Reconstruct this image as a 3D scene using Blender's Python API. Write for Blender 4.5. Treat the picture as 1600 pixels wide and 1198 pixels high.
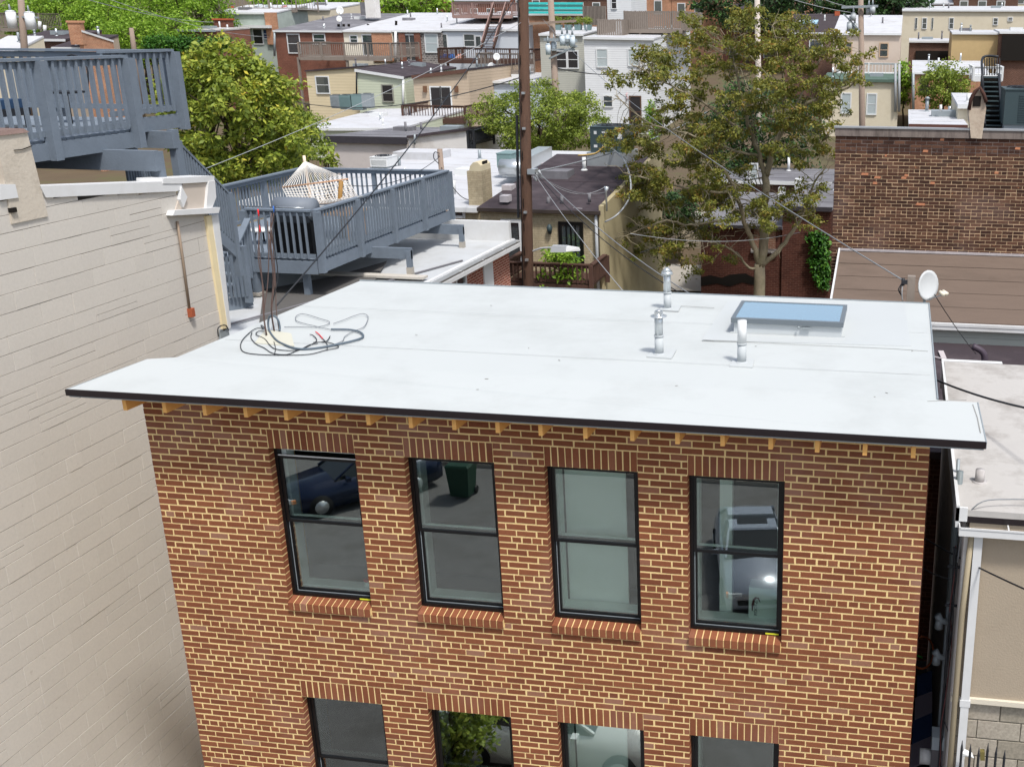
import bpy, math, random
import numpy as np
from mathutils import Vector, Matrix
random.seed(7); rng = np.random.default_rng(7)
S = bpy.context.scene
COL = S.collection
for o in list(bpy.data.objects): bpy.data.objects.remove(o)

# ------------------------------------------------------------ camera
FPX, YAW, PITCH, ROLL = 1701.9, -0.151, 0.3134, 0.0052
CAM = np.array([7.1596, -9.0193, 13.2255]); PX, PY = 1143.0, 599.0
_cy, _sy = math.cos(YAW), math.sin(YAW)
_f = np.array([_sy*math.cos(PITCH), _cy*math.cos(PITCH), -math.sin(PITCH)])
_r = np.array([_cy, -_sy, 0.0]); _u = np.cross(_r, _f)
_c, _s = math.cos(ROLL), math.sin(ROLL)
_r, _u = _c*_r + _s*_u, -_s*_r + _c*_u
cd = bpy.data.cameras.new('camera'); co = bpy.data.objects.new('camera', cd); COL.objects.link(co)
cd.sensor_width = 36; cd.lens = FPX/1600*36; cd.shift_x = -(PX-800)/1600; cd.clip_end = 3000; cd.clip_start = .1
co.matrix_world = Matrix(((_r[0], _u[0], -_f[0], CAM[0]), (_r[1], _u[1], -_f[1], CAM[1]), (_r[2], _u[2], -_f[2], CAM[2]), (0, 0, 0, 1)))
S.camera = co

# ------------------------------------------------------------ light
SUN_EL, SUN_AZ = math.radians(60), math.radians(139)     # azimuth from +Y towards +X
w = bpy.data.worlds.new('World'); S.world = w; w.use_nodes = True
nt = w.node_tree; bg = nt.nodes['Background']
sky = nt.nodes.new('ShaderNodeTexSky'); sky.sky_type = 'NISHITA'; sky.sun_disc = False
sky.sun_elevation = SUN_EL; sky.sun_rotation = SUN_AZ; sky.air_density = 1.0; sky.dust_density = 2.5; sky.ozone_density = 1.0
hsv = nt.nodes.new('ShaderNodeHueSaturation'); hsv.inputs['Saturation'].default_value = .62
nt.links.new(sky.outputs[0], hsv.inputs['Color']); nt.links.new(hsv.outputs[0], bg.inputs[0]); bg.inputs[1].default_value = 0.15
sl = bpy.data.lights.new('sun', 'SUN'); so = bpy.data.objects.new('sun', sl); COL.objects.link(so)
sl.energy = 2.9; sl.angle = math.radians(7); sl.color = (1, .965, .92)
_sd = Vector((math.sin(SUN_AZ)*math.cos(SUN_EL), math.cos(SUN_AZ)*math.cos(SUN_EL), math.sin(SUN_EL)))
so.rotation_euler = _sd.to_track_quat('Z', 'Y').to_euler()
so.location = (20, -10, 40)
vs = S.view_settings
S.display_settings.display_device = 'sRGB'
vs.view_transform = 'Standard'; vs.look = 'None'; vs.exposure = 0.42; vs.gamma = 1; vs.use_curve_mapping = False

# ------------------------------------------------------------ pixel <-> place helpers
def at(u, v, X=None, Y=None, Z=None):
    d = _f + _r*(u-PX)/FPX - _u*(v-PY)/FPX
    t = (X-CAM[0])/d[0] if X is not None else (Y-CAM[1])/d[1] if Y is not None else (Z-CAM[2])/d[2]
    return Vector(CAM + d*t)
def proj(p):
    d = np.asarray(p, float)-CAM; c = d@_f
    return PX+FPX*(d@_r)/c, PY-FPX*(d@_u)/c, c

# ------------------------------------------------------------ materials
def lin(h):
    h = h.lstrip('#'); o = []
    for i in (0, 2, 4):
        c = int(h[i:i+2], 16)/255; o.append(c/12.92 if c <= .04045 else ((c+.055)/1.055)**2.4)
    return tuple(o)
def sc(c, k): return tuple(min(1, x*k) for x in c)
class NT:
    def __init__(s, name):
        s.m = bpy.data.materials.new(name); s.m.use_nodes = True; s.t = s.m.node_tree; s.p = s.t.nodes['Principled BSDF']
    def n(s, typ, **kw):
        x = s.t.nodes.new(typ)
        for k, v in kw.items():
            if k.startswith('i_'):
                key = k[2:]; key = int(key) if key.isdigit() else key.replace('_', ' ')
                if hasattr(v, 'is_output') : s.t.links.new(v, x.inputs[key])
                else: x.inputs[key].default_value = v
            else: setattr(x, k, v)
        return x
    def l(s, a, b): s.t.links.new(a, b)
    def math(s, op, a, b=None):
        x = s.t.nodes.new('ShaderNodeMath'); x.operation = op
        for i, v in enumerate((a, b)):
            if v is None: continue
            if hasattr(v, 'is_output'): s.l(v, x.inputs[i])
            else: x.inputs[i].default_value = v
        return x.outputs[0]
    def mix(s, f, a, b, blend='MIX'):
        x = s.t.nodes.new('ShaderNodeMix'); x.data_type = 'RGBA'; x.blend_type = blend
        for i, v in ((0, f), (6, a), (7, b)):
            if hasattr(v, 'is_output'): s.l(v, x.inputs[i])
            elif i: x.inputs[i].default_value = (*v, 1) if len(v) == 3 else v
            else: x.inputs[i].default_value = v
        return x.outputs[2]
    def noise(s, vec, scale, detail=4, rough=.6):
        x = s.n('ShaderNodeTexNoise'); x.inputs['Scale'].default_value = scale; x.inputs['Detail'].default_value = detail; x.inputs['Roughness'].default_value = rough
        if vec is not None: s.l(vec, x.inputs['Vector'])
        return x.outputs[0]
    def ramp(s, f, stops):
        x = s.t.nodes.new('ShaderNodeValToRGB'); e = x.color_ramp.elements
        while len(e) < len(stops): e.new(.5)
        for i, (p, c) in enumerate(stops):
            e[i].position = p; e[i].color = (*c, 1) if len(c) == 3 else c
        s.l(f, x.inputs[0]); return x.outputs[0]
    def sm(s, f, a, b):
        x = s.t.nodes.new('ShaderNodeMapRange'); x.inputs[1].default_value = a; x.inputs[2].default_value = b
        s.l(f, x.inputs[0]); return x.outputs[0]
    def bump(s, h, k, dist=.01):
        x = s.t.nodes.new('ShaderNodeBump'); x.inputs['Strength'].default_value = k; x.inputs['Distance'].default_value = dist
        s.l(h, x.inputs['Height']); s.l(x.outputs[0], s.p.inputs['Normal'])
def wpos(N, stretch=(1, 1, 1)):
    g = N.n('ShaderNodeNewGeometry').outputs['Position']
    if stretch == (1, 1, 1): return g
    m = N.n('ShaderNodeMapping'); m.inputs['Scale'].default_value = stretch; N.l(g, m.inputs[0]); return m.outputs[0]
MATS = {}
def mat(name, rgb, rough=.8, var=.18, scale=2.5, bump=.15, bscale=45, metal=0, dirt=None, dirtamt=.5, dscale=1.2, stretch=(1, 1, 1), rnd=0, spec=.3):
    if name in MATS: return MATS[name]
    if isinstance(rgb, str): rgb = lin(rgb)
    N = NT(name); v = wpos(N, stretch)
    c = N.mix(N.noise(v, scale, 5, .65), sc(rgb, 1-var), sc(rgb, 1+var))
    if dirt is not None:
        if isinstance(dirt, str): dirt = lin(dirt)
        f = N.math('MULTIPLY', N.sm(N.noise(v, dscale, 7, .7), .48, .72), dirtamt)
        c = N.mix(f, c, dirt)
    if rnd:
        r = N.n('ShaderNodeObjectInfo').outputs['Random']
        c = N.mix(1.0, c, N.ramp(r, [(0, (1-rnd,)*3), (1, (1,)*3)]), 'MULTIPLY')
    N.l(c, N.p.inputs['Base Color']); N.p.inputs['Roughness'].default_value = rough; N.p.inputs['Metallic'].default_value = metal
    N.p.inputs['Specular IOR Level'].default_value = spec
    if bump: N.bump(N.noise(wpos(N), bscale, 3), bump)
    MATS[name] = N.m; return N.m
def brick_tone(name, stops, rough=.85, fleck=None, nz=(.72, 1.18), bloom=.22):
    N = NT(name); a = N.n('ShaderNodeAttribute', attribute_name='tone').outputs['Fac']
    r = N.n('ShaderNodeObjectInfo').outputs['Random']
    t = N.math('FRACT', N.math('ADD', a, r))
    c = N.ramp(t, stops)
    v = wpos(N)
    c = N.mix(1.0, c, N.ramp(N.noise(v, 35, 5, .7), [(.3, (nz[0],)*3), (.7, (nz[1],)*3)]), 'MULTIPLY')
    c = N.mix(N.math('MULTIPLY', N.sm(N.noise(v, .9, 4), .52, .75), bloom), c, (.42, .30, .27))
    if fleck: c = N.mix(N.math('MULTIPLY', N.sm(N.noise(v, 14, 3, .5), .68, .74), fleck[1]), c, fleck[0])
    N.l(c, N.p.inputs['Base Color']); N.p.inputs['Roughness'].default_value = rough; N.p.inputs['Specular IOR Level'].default_value = .2
    N.bump(N.noise(v, 120, 3), .35, .004); MATS[name] = N.m; return N.m
def brick_far(name, a, b, mortar, w=.21, h=.07, ms=.009, dirt=.3):
    if name in MATS: return MATS[name]
    N = NT(name); g = N.n('ShaderNodeNewGeometry').outputs['Position']
    s = N.n('ShaderNodeSeparateXYZ'); N.l(g, s.inputs[0]); cb = N.n('ShaderNodeCombineXYZ')
    N.l(N.math('ADD', s.outputs[0], s.outputs[1]), cb.inputs[0]); N.l(s.outputs[2], cb.inputs[1])
    t = N.n('ShaderNodeTexBrick'); N.l(cb.outputs[0], t.inputs[0])
    t.inputs['Color1'].default_value = (*lin(a), 1); t.inputs['Color2'].default_value = (*lin(b), 1); t.inputs['Mortar'].default_value = (*lin(mortar), 1)
    t.inputs['Scale'].default_value = 1; t.inputs['Brick Width'].default_value = w; t.inputs['Row Height'].default_value = h; t.inputs['Mortar Size'].default_value = ms; t.inputs['Mortar Smooth'].default_value = .2
    c = N.mix(1.0, t.outputs[0], N.ramp(N.noise(g, .7, 6, .7), [(.3, (1-dirt,)*3), (.75, (1.15,)*3)]), 'MULTIPLY')
    c = N.mix(1.0, c, N.ramp(N.noise(g, 9, 4, .7), [(.3, (.8,)*3), (.7, (1.15,)*3)]), 'MULTIPLY')
    N.l(c, N.p.inputs['Base Color']); N.p.inputs['Roughness'].default_value = .9; N.p.inputs['Specular IOR Level'].default_value = .15
    N.bump(N.math('SUBTRACT', 1, t.outputs[1]), .5, .01); MATS[name] = N.m; return N.m
def siding(name, rgb, pitch=.12, dirt=.12):
    if name in MATS: return MATS[name]
    if isinstance(rgb, str): rgb = lin(rgb)
    N = NT(name); g = N.n('ShaderNodeNewGeometry').outputs['Position']
    s = N.n('ShaderNodeSeparateXYZ'); N.l(g, s.inputs[0])
    f = N.math('FRACT', N.math('DIVIDE', s.outputs[2], pitch))
    c = N.mix(N.noise(g, .8, 6, .7), sc(rgb, 1-dirt), sc(rgb, 1+dirt*.6))
    gap = N.sm(f, .12, 0.0); c = N.mix(N.math('MULTIPLY', gap, .45), c, sc(rgb, .35))
    N.l(c, N.p.inputs['Base Color']); N.p.inputs['Roughness'].default_value = .6; N.p.inputs['Specular IOR Level'].default_value = .3
    N.bump(N.math('SUBTRACT', 1, f), .6, .02); MATS[name] = N.m; return N.m
def glassm(name, tint, refl=.28, rough=0.0, opaque=None):
    N = NT(name); t = N.t; out = t.nodes['Material Output']; t.nodes.remove(N.p)
    g = N.n('ShaderNodeBsdfGlossy'); g.inputs['Roughness'].default_value = rough; g.inputs[0].default_value = (.92, .95, .93, 1)
    if opaque is None:
        d = N.n('ShaderNodeBsdfTransparent'); d.inputs[0].default_value = (*tint, 1)
    else:
        d = N.n('ShaderNodeBsdfDiffuse'); d.inputs[0].default_value = (*opaque, 1)
    fr = N.n('ShaderNodeFresnel'); fr.inputs[0].default_value = 1.5
    f = N.math('MINIMUM', N.math('ADD', fr.outputs[0], refl), .95)
    m = N.n('ShaderNodeMixShader'); N.l(f, m.inputs[0]); N.l(d.outputs[0], m.inputs[1]); N.l(g.outputs[0], m.inputs[2]); N.l(m.outputs[0], out.inputs[0])
    MATS[name] = N.m; return N.m
def leafm(name, stops, trans=.25):
    N = NT(name); a = N.n('ShaderNodeAttribute', attribute_name='tone').outputs['Fac']
    c = N.ramp(a, stops); N.l(c, N.p.inputs['Base Color']); N.p.inputs['Roughness'].default_value = .55; N.p.inputs['Specular IOR Level'].default_value = .35
    out = N.t.nodes['Material Output']; tr = N.n('ShaderNodeBsdfTranslucent'); N.l(c, tr.inputs[0])
    m = N.n('ShaderNodeMixShader'); m.inputs[0].default_value = trans; N.l(N.p.outputs[0], m.inputs[1]); N.l(tr.outputs[0], m.inputs[2]); N.l(m.outputs[0], out.inputs[0])
    MATS[name] = N.m; return N.m

M_BRICK = brick_tone('red brick', [(0, lin('6f412e')), (.12, lin('764630')), (.6, lin('7d4b33')), (.93, lin('845138')), (.99, lin('8d6653')), (1, lin('8b6453'))], nz=(.88, 1.1), bloom=.2)
M_DBRICK = brick_tone('old dark brick', [(0, lin('3a2720')), (.45, lin('4c3329')), (.8, lin('5a3f31')), (1, lin('66493a'))], fleck=(lin('c98a5e'), .35))
M_MORTAR = mat('buff mortar', 'dfc48c', .95, .1, 6, .4, 90, dirt='bb9c68', dirtamt=.4, dscale=1.1)
M_OMORTAR = mat('old lime mortar', 'c9ae8c', .95, .2, 4, .5, 60)
M_STONE = brick_tone('painted stone', [(0, lin('beb9b1')), (.5, lin('c0bbb3')), (1, lin('c2bdb5'))], .85, fleck=(lin('968d81'), .35), nz=(.94, 1.04), bloom=0)
M_STONEJ = mat('painted stone joint', '7d7469', .95, .15, 3)
M_ROOF = mat('white roof membrane', 'b4b8b7', .6, .03, .7, .12, 8, dirt='a0a3a1', dirtamt=.55, dscale=.6)
M_ROOF2 = mat('white roof patch', 'b2b6b6', .5, .03, 2, .1, 8)
M_SEAM = mat('roof seam grime', '878783', .8, .3, 5)
M_FASCIA = mat('dark bronze metal', '1d1619', .35, .1, 4, 0, spec=.5)
M_LUMBER = mat('new pine lumber', 'e0aa62', .75, .15, 9, .2, stretch=(1, 1, 6))
M_BLACK = mat('black window frame', '0c0c0e', .35, .1, 4, 0, spec=.5)
M_WHITE = mat('white paint', 'cccdcd', .5, .05, 3, .05, dirt='a8a49c', dirtamt=.3)
M_WHITE2 = mat('white vinyl', 'cdcfcf', .45, .04, 3, 0)
M_LINER = mat('window jamb liner', 'dfe8e4', .6, .03, 3, 0)
M_BLUE = mat('blue grey deck paint', '6b7580', .65, .14, 5, .3, 30, dirt='5a636d', dirtamt=.5, dscale=4)
M_BLUE2 = mat('blue grey deck boards', '747e89', .7, .15, 6, .2, 30)
M_METAL = mat('galvanised steel', 'c3c8ca', .3, .1, 8, .05, metal=.7)
M_GMETAL = mat('grey painted metal', '8f979b', .5, .08, 5, 0, metal=.2)
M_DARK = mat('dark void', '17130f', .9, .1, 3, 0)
M_BLKROOF = mat('black tar roof', '3a3236', .9, .16, 1.5, .3, 25, dirt='5e5457', dirtamt=.5, dscale=.9)
M_GREYROOF = mat('grey tar roof', '6b6a6e', .85, .16, 1.2, .2, 20, dirt='97969a', dirtamt=.5, dscale=.6)
M_WROOF = mat('silver coated roof', 'b9babd', .6, .07, 1.2, .15, 12, dirt='9d9994', dirtamt=.55, dscale=.8)
M_WROOFOLD = mat('weathered white roof', 'aeaba7', .7, .1, 1.5, .3, 14, dirt='746d66', dirtamt=.75, dscale=1.5)
M_BROWNROLL = mat('brown roll roofing', '67594f', .9, .12, 1.4, .3, 60, dirt='51463d', dirtamt=.6, dscale=1.2, stretch=(.5, 1, 5))
M_ASPHALT = mat('asphalt', '6d6c6c', .9, .25, 2.5, .4, 40, dirt='55524e', dirtamt=.7, dscale=.8)
M_CONC = mat('concrete', 'a39e95', .9, .15, 1.2, .25, 25, dirt='7c766c', dirtamt=.5)
M_SOIL = mat('packed earth', '5a4d3c', .95, .25, .4, .3, 10, dirt='4c5a2c', dirtamt=.7, dscale=.2)
M_WOODOLD = mat('weathered wood', '857b72', .85, .2, 6, .3, 30, stretch=(1, 1, 1), rnd=.15)
M_WOODBR = mat('brown stained wood', '503a31', .8, .2, 5, .2, 30, rnd=.15)
M_POLE = mat('creosoted pole', '4d382c', .85, .35, 6, .5, 60, stretch=(6, 6, .8), dirt='33261f', dirtamt=.6, dscale=2)
M_POLE2 = mat('grey weathered pole', '8c7c70', .85, .2, 6, .3, 60, stretch=(6, 6, .8))
M_WIRE = mat('black cable', '26282c', .5, .1, 5, 0)
M_WIREG = mat('grey cable', '7b7f83', .5, .1, 5, 0)
M_WIREW = mat('pale wire', '9da1a4', .5, .1, 5, 0)
M_RED = mat('red plastic', 'd3262c', .5, .05, 5, 0)
M_BARK = mat('tree bark', '857c68', .9, .3, 5, .6, 30, dirt='57583a', dirtamt=.7, dscale=2)
M_BARKD = mat('dark bark', '453a2f', .9, .3, 5, .4, 30)
M_TEAL = mat('teal metal cabinet', '6d8484', .5, .08, 3, 0)
M_DGREEN = mat('dark grey green cabinet', '39474a', .5, .08, 3, 0)
M_TERRA = mat('terracotta', 'a5563a', .9, .1, 3)
M_CREAM = mat('cream stucco', 'c8bfaa', .85, .07, 1, .2, 20, dirt='b3a78d', dirtamt=.4)
M_PINK = mat('pinkish stucco', 'bfb0a2', .85, .07, 1, .2, 20, dirt='a8937f', dirtamt=.4)
M_TAN = mat('tan stucco', 'a19482', .9, .06, .8, .35, 55, dirt='8d8170', dirtamt=.4)
M_GSTUCCO = mat('grey stucco', 'b5aeaa', .9, .1, .8, .2, 20, dirt='8c8681', dirtamt=.5)
M_WALLW = mat('whitewashed wall', 'd0cdc9', .9, .08, .9, .2, 20, dirt='a59c92', dirtamt=.6, dscale=.8)
M_BEIGE = brick_far('beige painted brick', 'a79a80', 'b0a389', 'a19479', dirt=.15)
M_FBRICK = brick_far('far red brick', '7e4b3c', '6f4236', '977b6b')
M_FBRICK2 = brick_far('far brown brick', '64473b', '563b31', '857064')
M_ORBRICK = brick_far('far orange brick', 'ab7558', 'b78465', 'c2a58d')
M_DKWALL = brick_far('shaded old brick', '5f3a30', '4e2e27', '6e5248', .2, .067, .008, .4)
M_STONEW = brick_far('rubble stone', '8c8784', '5f5a58', 'b0aaa5', .3, .16, .02)
M_NBRICK = brick_far('neighbour brick', '84463a', '9a5746', 'c4aa98', .2, .068, .009)
M_PANEG = glassm('far window glass', None, .12, .02, opaque=lin('3a4245'))
M_PANEB = glassm('far window with blind', None, .05, .05, opaque=lin('a9b3b5'))
M_GLASS = glassm('tinted window glass', (.93, .985, .955), .15)
M_SKYL = glassm('skylight glass', None, .35, .04, opaque=lin('5f8aa5'))  # opaque blue paints the reflected sky into the pane, beneath the real gloss
LG = lin
M_LEAF_BIG = leafm('olive ailanthus leaves', [(0, LG('474f1e')), (.4, LG('717731')), (.8, LG('8d863a')), (1, LG('aa7a44'))], .35)
M_LEAF_MAG = leafm('glossy yellow green leaves', [(0, LG('43561f')), (.5, LG('839436')), (.85, LG('b4b94c')), (1, LG('dcc548'))], .35)
M_LEAF_LIME = leafm('lime green leaves', [(0, LG('3d5c18')), (.5, LG('84a836')), (1, LG('b0cc50'))], .45)
M_LEAF_MID = leafm('mid green leaves', [(0, LG('4b5e22')), (.5, LG('7d8f36')), (1, LG('a3ae4a'))], .35)
M_LEAF_DK = leafm('dark green leaves', [(0, LG('1d2d14')), (.6, LG('35502a')), (1, LG('547a3a'))])
M_IVY = leafm('ivy leaves', [(0, LG('1e3d12')), (.6, LG('3c6c22')), (1, LG('68982f'))])

# ------------------------------------------------------------ mesh building
ORG = {}
def tag(o, label=None, cat=None, group=None, kind=None):
    if label: o['label'] = label
    if cat: o['category'] = cat
    if group: o['group'] = group
    if kind: o['kind'] = kind
    return o
def thing(name, label, cat, loc=(0, 0, 0), group=None):
    o = bpy.data.objects.new(name, None); COL.objects.link(o); o.location = loc; o.empty_display_size = .2
    ORG[o.name] = Vector(loc); return tag(o, label, cat, group)
class MB:
    def __init__(s): s.v = []; s.f = []; s.t = []; s.cur = 0.0; s.sm = []
    def add(s, vs, fs, smooth=False):
        b = len(s.v); s.v += [tuple(v) for v in vs]; s.f += [tuple(b+i for i in f) for f in fs]
        s.t += [s.cur]*len(fs); s.sm += [smooth]*len(fs); return s
    def box(s, x0, x1, y0, y1, z0, z1):
        return s.add([(x0, y0, z0), (x1, y0, z0), (x1, y1, z0), (x0, y1, z0), (x0, y0, z1), (x1, y0, z1), (x1, y1, z1), (x0, y1, z1)],
                     [(0, 3, 2, 1), (4, 5, 6, 7), (0, 1, 5, 4), (1, 2, 6, 5), (2, 3, 7, 6), (3, 0, 4, 7)])
    def hexa(s, p):   # 4 bottom + 4 top points, counter clockwise
        return s.add(p, [(0, 3, 2, 1), (4, 5, 6, 7), (0, 1, 5, 4), (1, 2, 6, 5), (2, 3, 7, 6), (3, 0, 4, 7)])
    def beam(s, p, q, w, h, up=(0, 0, 1)):
        p, q = Vector(p), Vector(q); d = (q-p).normalized(); up = Vector(up)
        if abs(d.dot(up)) > .95: up = Vector((0, 1, 0))
        a = d.cross(up).normalized()*w/2; b = a.cross(d).normalized()*h/2
        return s.hexa([p-a-b, q-a-b, q+a-b, p+a-b, p-a+b, q-a+b, q+a+b, p+a+b])
    def tube(s, pts, r, n=6, r2=None, caps=True):
        pts = [Vector(p) for p in pts]; m = len(pts); base = len(s.v); vs = []; fs = []
        pa = None
        for i, p in enumerate(pts):
            d = (pts[min(i+1, m-1)]-pts[max(i-1, 0)])
            d = d.normalized() if d.length > 1e-9 else Vector((0, 0, 1))
            if pa is None: a = d.orthogonal().normalized()
            else:
                a = pa - d*pa.dot(d); a = a.normalized() if a.length > 1e-6 else d.orthogonal().normalized()
            pa = a; b = d.cross(a)
            rr = (r + ((r2-r)*i/(m-1))) if r2 is not None and m > 1 else (r[i] if isinstance(r, (list, tuple)) else r)
            for k in range(n):
                t = 2*math.pi*k/n; vs.append(p + a*math.cos(t)*rr + b*math.sin(t)*rr)
        for i in range(m-1):
            for k in range(n): fs.append((i*n+k, i*n+(k+1) % n, (i+1)*n+(k+1) % n, (i+1)*n+k))
        if caps: fs.append(tuple(range(n-1, -1, -1))); fs.append(tuple((m-1)*n+k for k in range(n)))
        return s.add(vs, fs, n > 4)
    def cyl(s, c, r, h, n=12, r2=None):
        c = Vector(c); return s.tube([c, c+Vector((0, 0, h))], r, n, r2 if r2 is not None else r)
    def quad(s, a, b, c, d): return s.add([a, b, c, d], [(0, 1, 2, 3)])
    def build(s, name, m, parent=None, label=None, cat=None, group=None, kind=None, org=None):
        me = bpy.data.meshes.new(name)
        o0 = Vector((0, 0, 0)) if org is None else Vector(org)
        if parent is not None: base = ORG[parent.name]
        else: base = o0
        me.from_pydata([(v[0]-base[0], v[1]-base[1], v[2]-base[2]) for v in s.v], [], s.f)
        if any(s.t):
            at_ = me.attributes.new('tone', 'FLOAT', 'FACE'); at_.data.foreach_set('value', s.t)
        if any(s.sm): me.polygons.foreach_set('use_smooth', s.sm)
        me.materials.append(m); o = bpy.data.objects.new(name, me); COL.objects.link(o)
        if parent is not None: o.parent = parent; ORG[o.name] = base
        else: o.location = base; ORG[o.name] = base
        return tag(o, label, cat, group, kind)
def inst(name, me, pos, parent, rot=None):
    o = bpy.data.objects.new(name, me); COL.objects.link(o); o.parent = parent
    o.location = Vector(pos)-ORG[parent.name]
    if rot: o.rotation_euler = rot
    return o
def mesh_of(mb, m, name='piece'):
    me = bpy.data.meshes.new(name); me.from_pydata(mb.v, [], mb.f); me.materials.append(m)
    if any(mb.sm): me.polygons.foreach_set('use_smooth', mb.sm)
    return me
def copy_tree(o, dpos, label=None, parent=None):
    c = o.copy(); COL.objects.link(c); ORG[c.name] = ORG.get(o.name, Vector())+Vector(dpos)
    if parent is None: c.location = o.location+Vector(dpos)
    else: c.parent = parent
    if label: c['label'] = label
    for ch in list(o.children): copy_tree(ch, dpos, None, c)
    return c

# bevelled brick box facing -Y / or generic; local origin at its min corner
JR = random.Random(99)
def bevbox(mb, x0, x1, y0, y1, z0, z1, b=.002, axis='y', jit=0):
    # front face (towards -Y, or +X for axis 'x') is inset slightly so the arrises are eased
    if axis == 'y':
        A = [(x0, y1, z0), (x1, y1, z0), (x1, y1, z1), (x0, y1, z1)]; B = [(x0, y0+b, z0), (x1, y0+b, z0), (x1, y0+b, z1), (x0, y0+b, z1)]
        Cc = [(x0+b, y0, z0+b), (x1-b, y0, z0+b), (x1-b, y0, z1-b), (x0+b, y0, z1-b)]
    else:
        A = [(x0, y1, z0), (x0, y0, z0), (x0, y0, z1), (x0, y1, z1)]; A = [(x0, y0, z0), (x0, y1, z0), (x0, y1, z1), (x0, y0, z1)]
        B = [(x1-b, y0, z0), (x1-b, y1, z0), (x1-b, y1, z1), (x1-b, y0, z1)]; Cc = [(x1, y0+b, z0+b), (x1, y1-b, z0+b), (x1, y1-b, z1-b), (x1, y0+b, z1-b)]
    if jit:
        for q in range(4):
            dx, dz = JR.uniform(-jit, jit), JR.uniform(-jit, jit)*.8
            for L_ in (B, Cc): L_[q] = (L_[q][0]+dx, L_[q][1], L_[q][2]+dz) if axis == 'y' else (L_[q][0], L_[q][1]+dx, L_[q][2]+dz)
    v = A+B+Cc; f = [(8, 9, 10, 11)]
    for k in range(4):
        n = (k+1) % 4; f += [(k, n, 4+n, 4+k), (4+k, 4+n, 8+n, 8+k)]
    mb.add(v, f)
def area_px(pts):
    q = [proj(p) for p in pts]
    if any(c < .3 for _, _, c in q): return 0
    cx = sum(a for a, _, _ in q)/len(q); cy = sum(b for _, b, _ in q)/len(q)
    if not (-15 < cx < 1615 and -15 < cy < 1213): return 0
    s = 0
    for i in range(len(q)):
        a, b = q[i], q[(i+1) % len(q)]; s += a[0]*b[1]-b[0]*a[1]
    return abs(s)/2
def lay(pieces, m, parent, name, stuffname, limit, hid=None, jit=.0018):
    """pieces: (x0,x1,y0,y1,z0,z1,axis). the largest in view become parts, the rest one joined part"""
    sz = []
    for i, (x0, x1, y0, y1, z0, z1, ax) in enumerate(pieces):
        if ax == 'y': a = area_px([(x0, y0, z0), (x1, y0, z0), (x1, y0, z1), (x0, y0, z1)])
        else: a = area_px([(x1, y0, z0), (x1, y1, z0), (x1, y1, z1), (x1, y0, z1)])
        if hid and a and hid(((x0+x1)/2, (y0+y1)/2, (z0+z1)/2)): a = 0
        sz.append(a)
    order = sorted(range(len(pieces)), key=lambda i: -sz[i]); top = set(i for i in order[:limit] if sz[i] > 0)
    rest = MB(); cache = {}
    for i, (x0, x1, y0, y1, z0, z1, ax) in enumerate(pieces):
        if i in top:
            key = (round(x1-x0, 3), round(y1-y0, 3), round(z1-z0, 3), ax, i % 4)
            if key not in cache:
                mb = MB(); bevbox(mb, 0, key[0], 0, key[1], 0, key[2], axis=ax, jit=jit); cache[key] = mesh_of(mb, m, name)
            inst(name, cache[key], (x0, y0, z0), parent)
        else:
            rest.cur = random.random()*.98+.01; bevbox(rest, x0, x1, y0, y1, z0, z1, axis=ax, jit=jit)
    if rest.v: rest.build(stuffname, m, parent, kind='stuff')

# ------------------------------------------------------------ ground, street
_gy = [-400, -24, 1, 6, 12, 22, 36, 60, 85, 120, 170, 260, 420, 900]
_gz = [0, 0, 0, 0.6, 1.6, 3.2, 4.2, 5.2, 6.6, 8.5, 11.5, 17.5, 26, 40]
def gz(y): return float(np.interp(y, _gy, _gz))
g = MB(); ys = [-400, -160, -60, -24.1, -24, -12, 1] + list(np.arange(6, 260, 6.0)) + [300, 420, 900]; xs = [-900, -300, -120, -60, -30, -10, 10, 30, 60, 120, 300, 900]
vs_ = [(x, y, gz(y)-.02) for y in ys for x in xs]; nx = len(xs)
g.add(vs_, [(j*nx+i, j*nx+i+1, (j+1)*nx+i+1, (j+1)*nx+i) for j in range(len(ys)-1) for i in range(nx-1)], True)
g.build('ground', M_SOIL, kind='structure')
MB().box(-60, 60, -21.2, -2.4, -.3, 0.004).build('street', M_ASPHALT, kind='structure')
MB().box(-60, 60, -2.4, 0.55, -.3, .13).build('pavement', M_CONC, kind='structure')
MB().box(-60, 60, -24.2, -21.2, -.3, .13).build('pavement', M_CONC, kind='structure')
MB().quad((-60, 17, gz(17)+.03), (60, 17, gz(17)+.03), (60, 21.5, gz(21.5)+.03), (-60, 21.5, gz(21.5)+.03)).build('alley', M_CONC, kind='structure')
a0 = at(1000, 468, Z=4.2); 
MB().quad((-3.0, 30.5, gz(30.5)+.05), (4.8, 30.5, gz(30.5)+.05), (4.8, 45, gz(45)+.05), (-3.0, 45, gz(45)+.05)).build('yard_paving', M_CONC, kind='structure')

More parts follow.
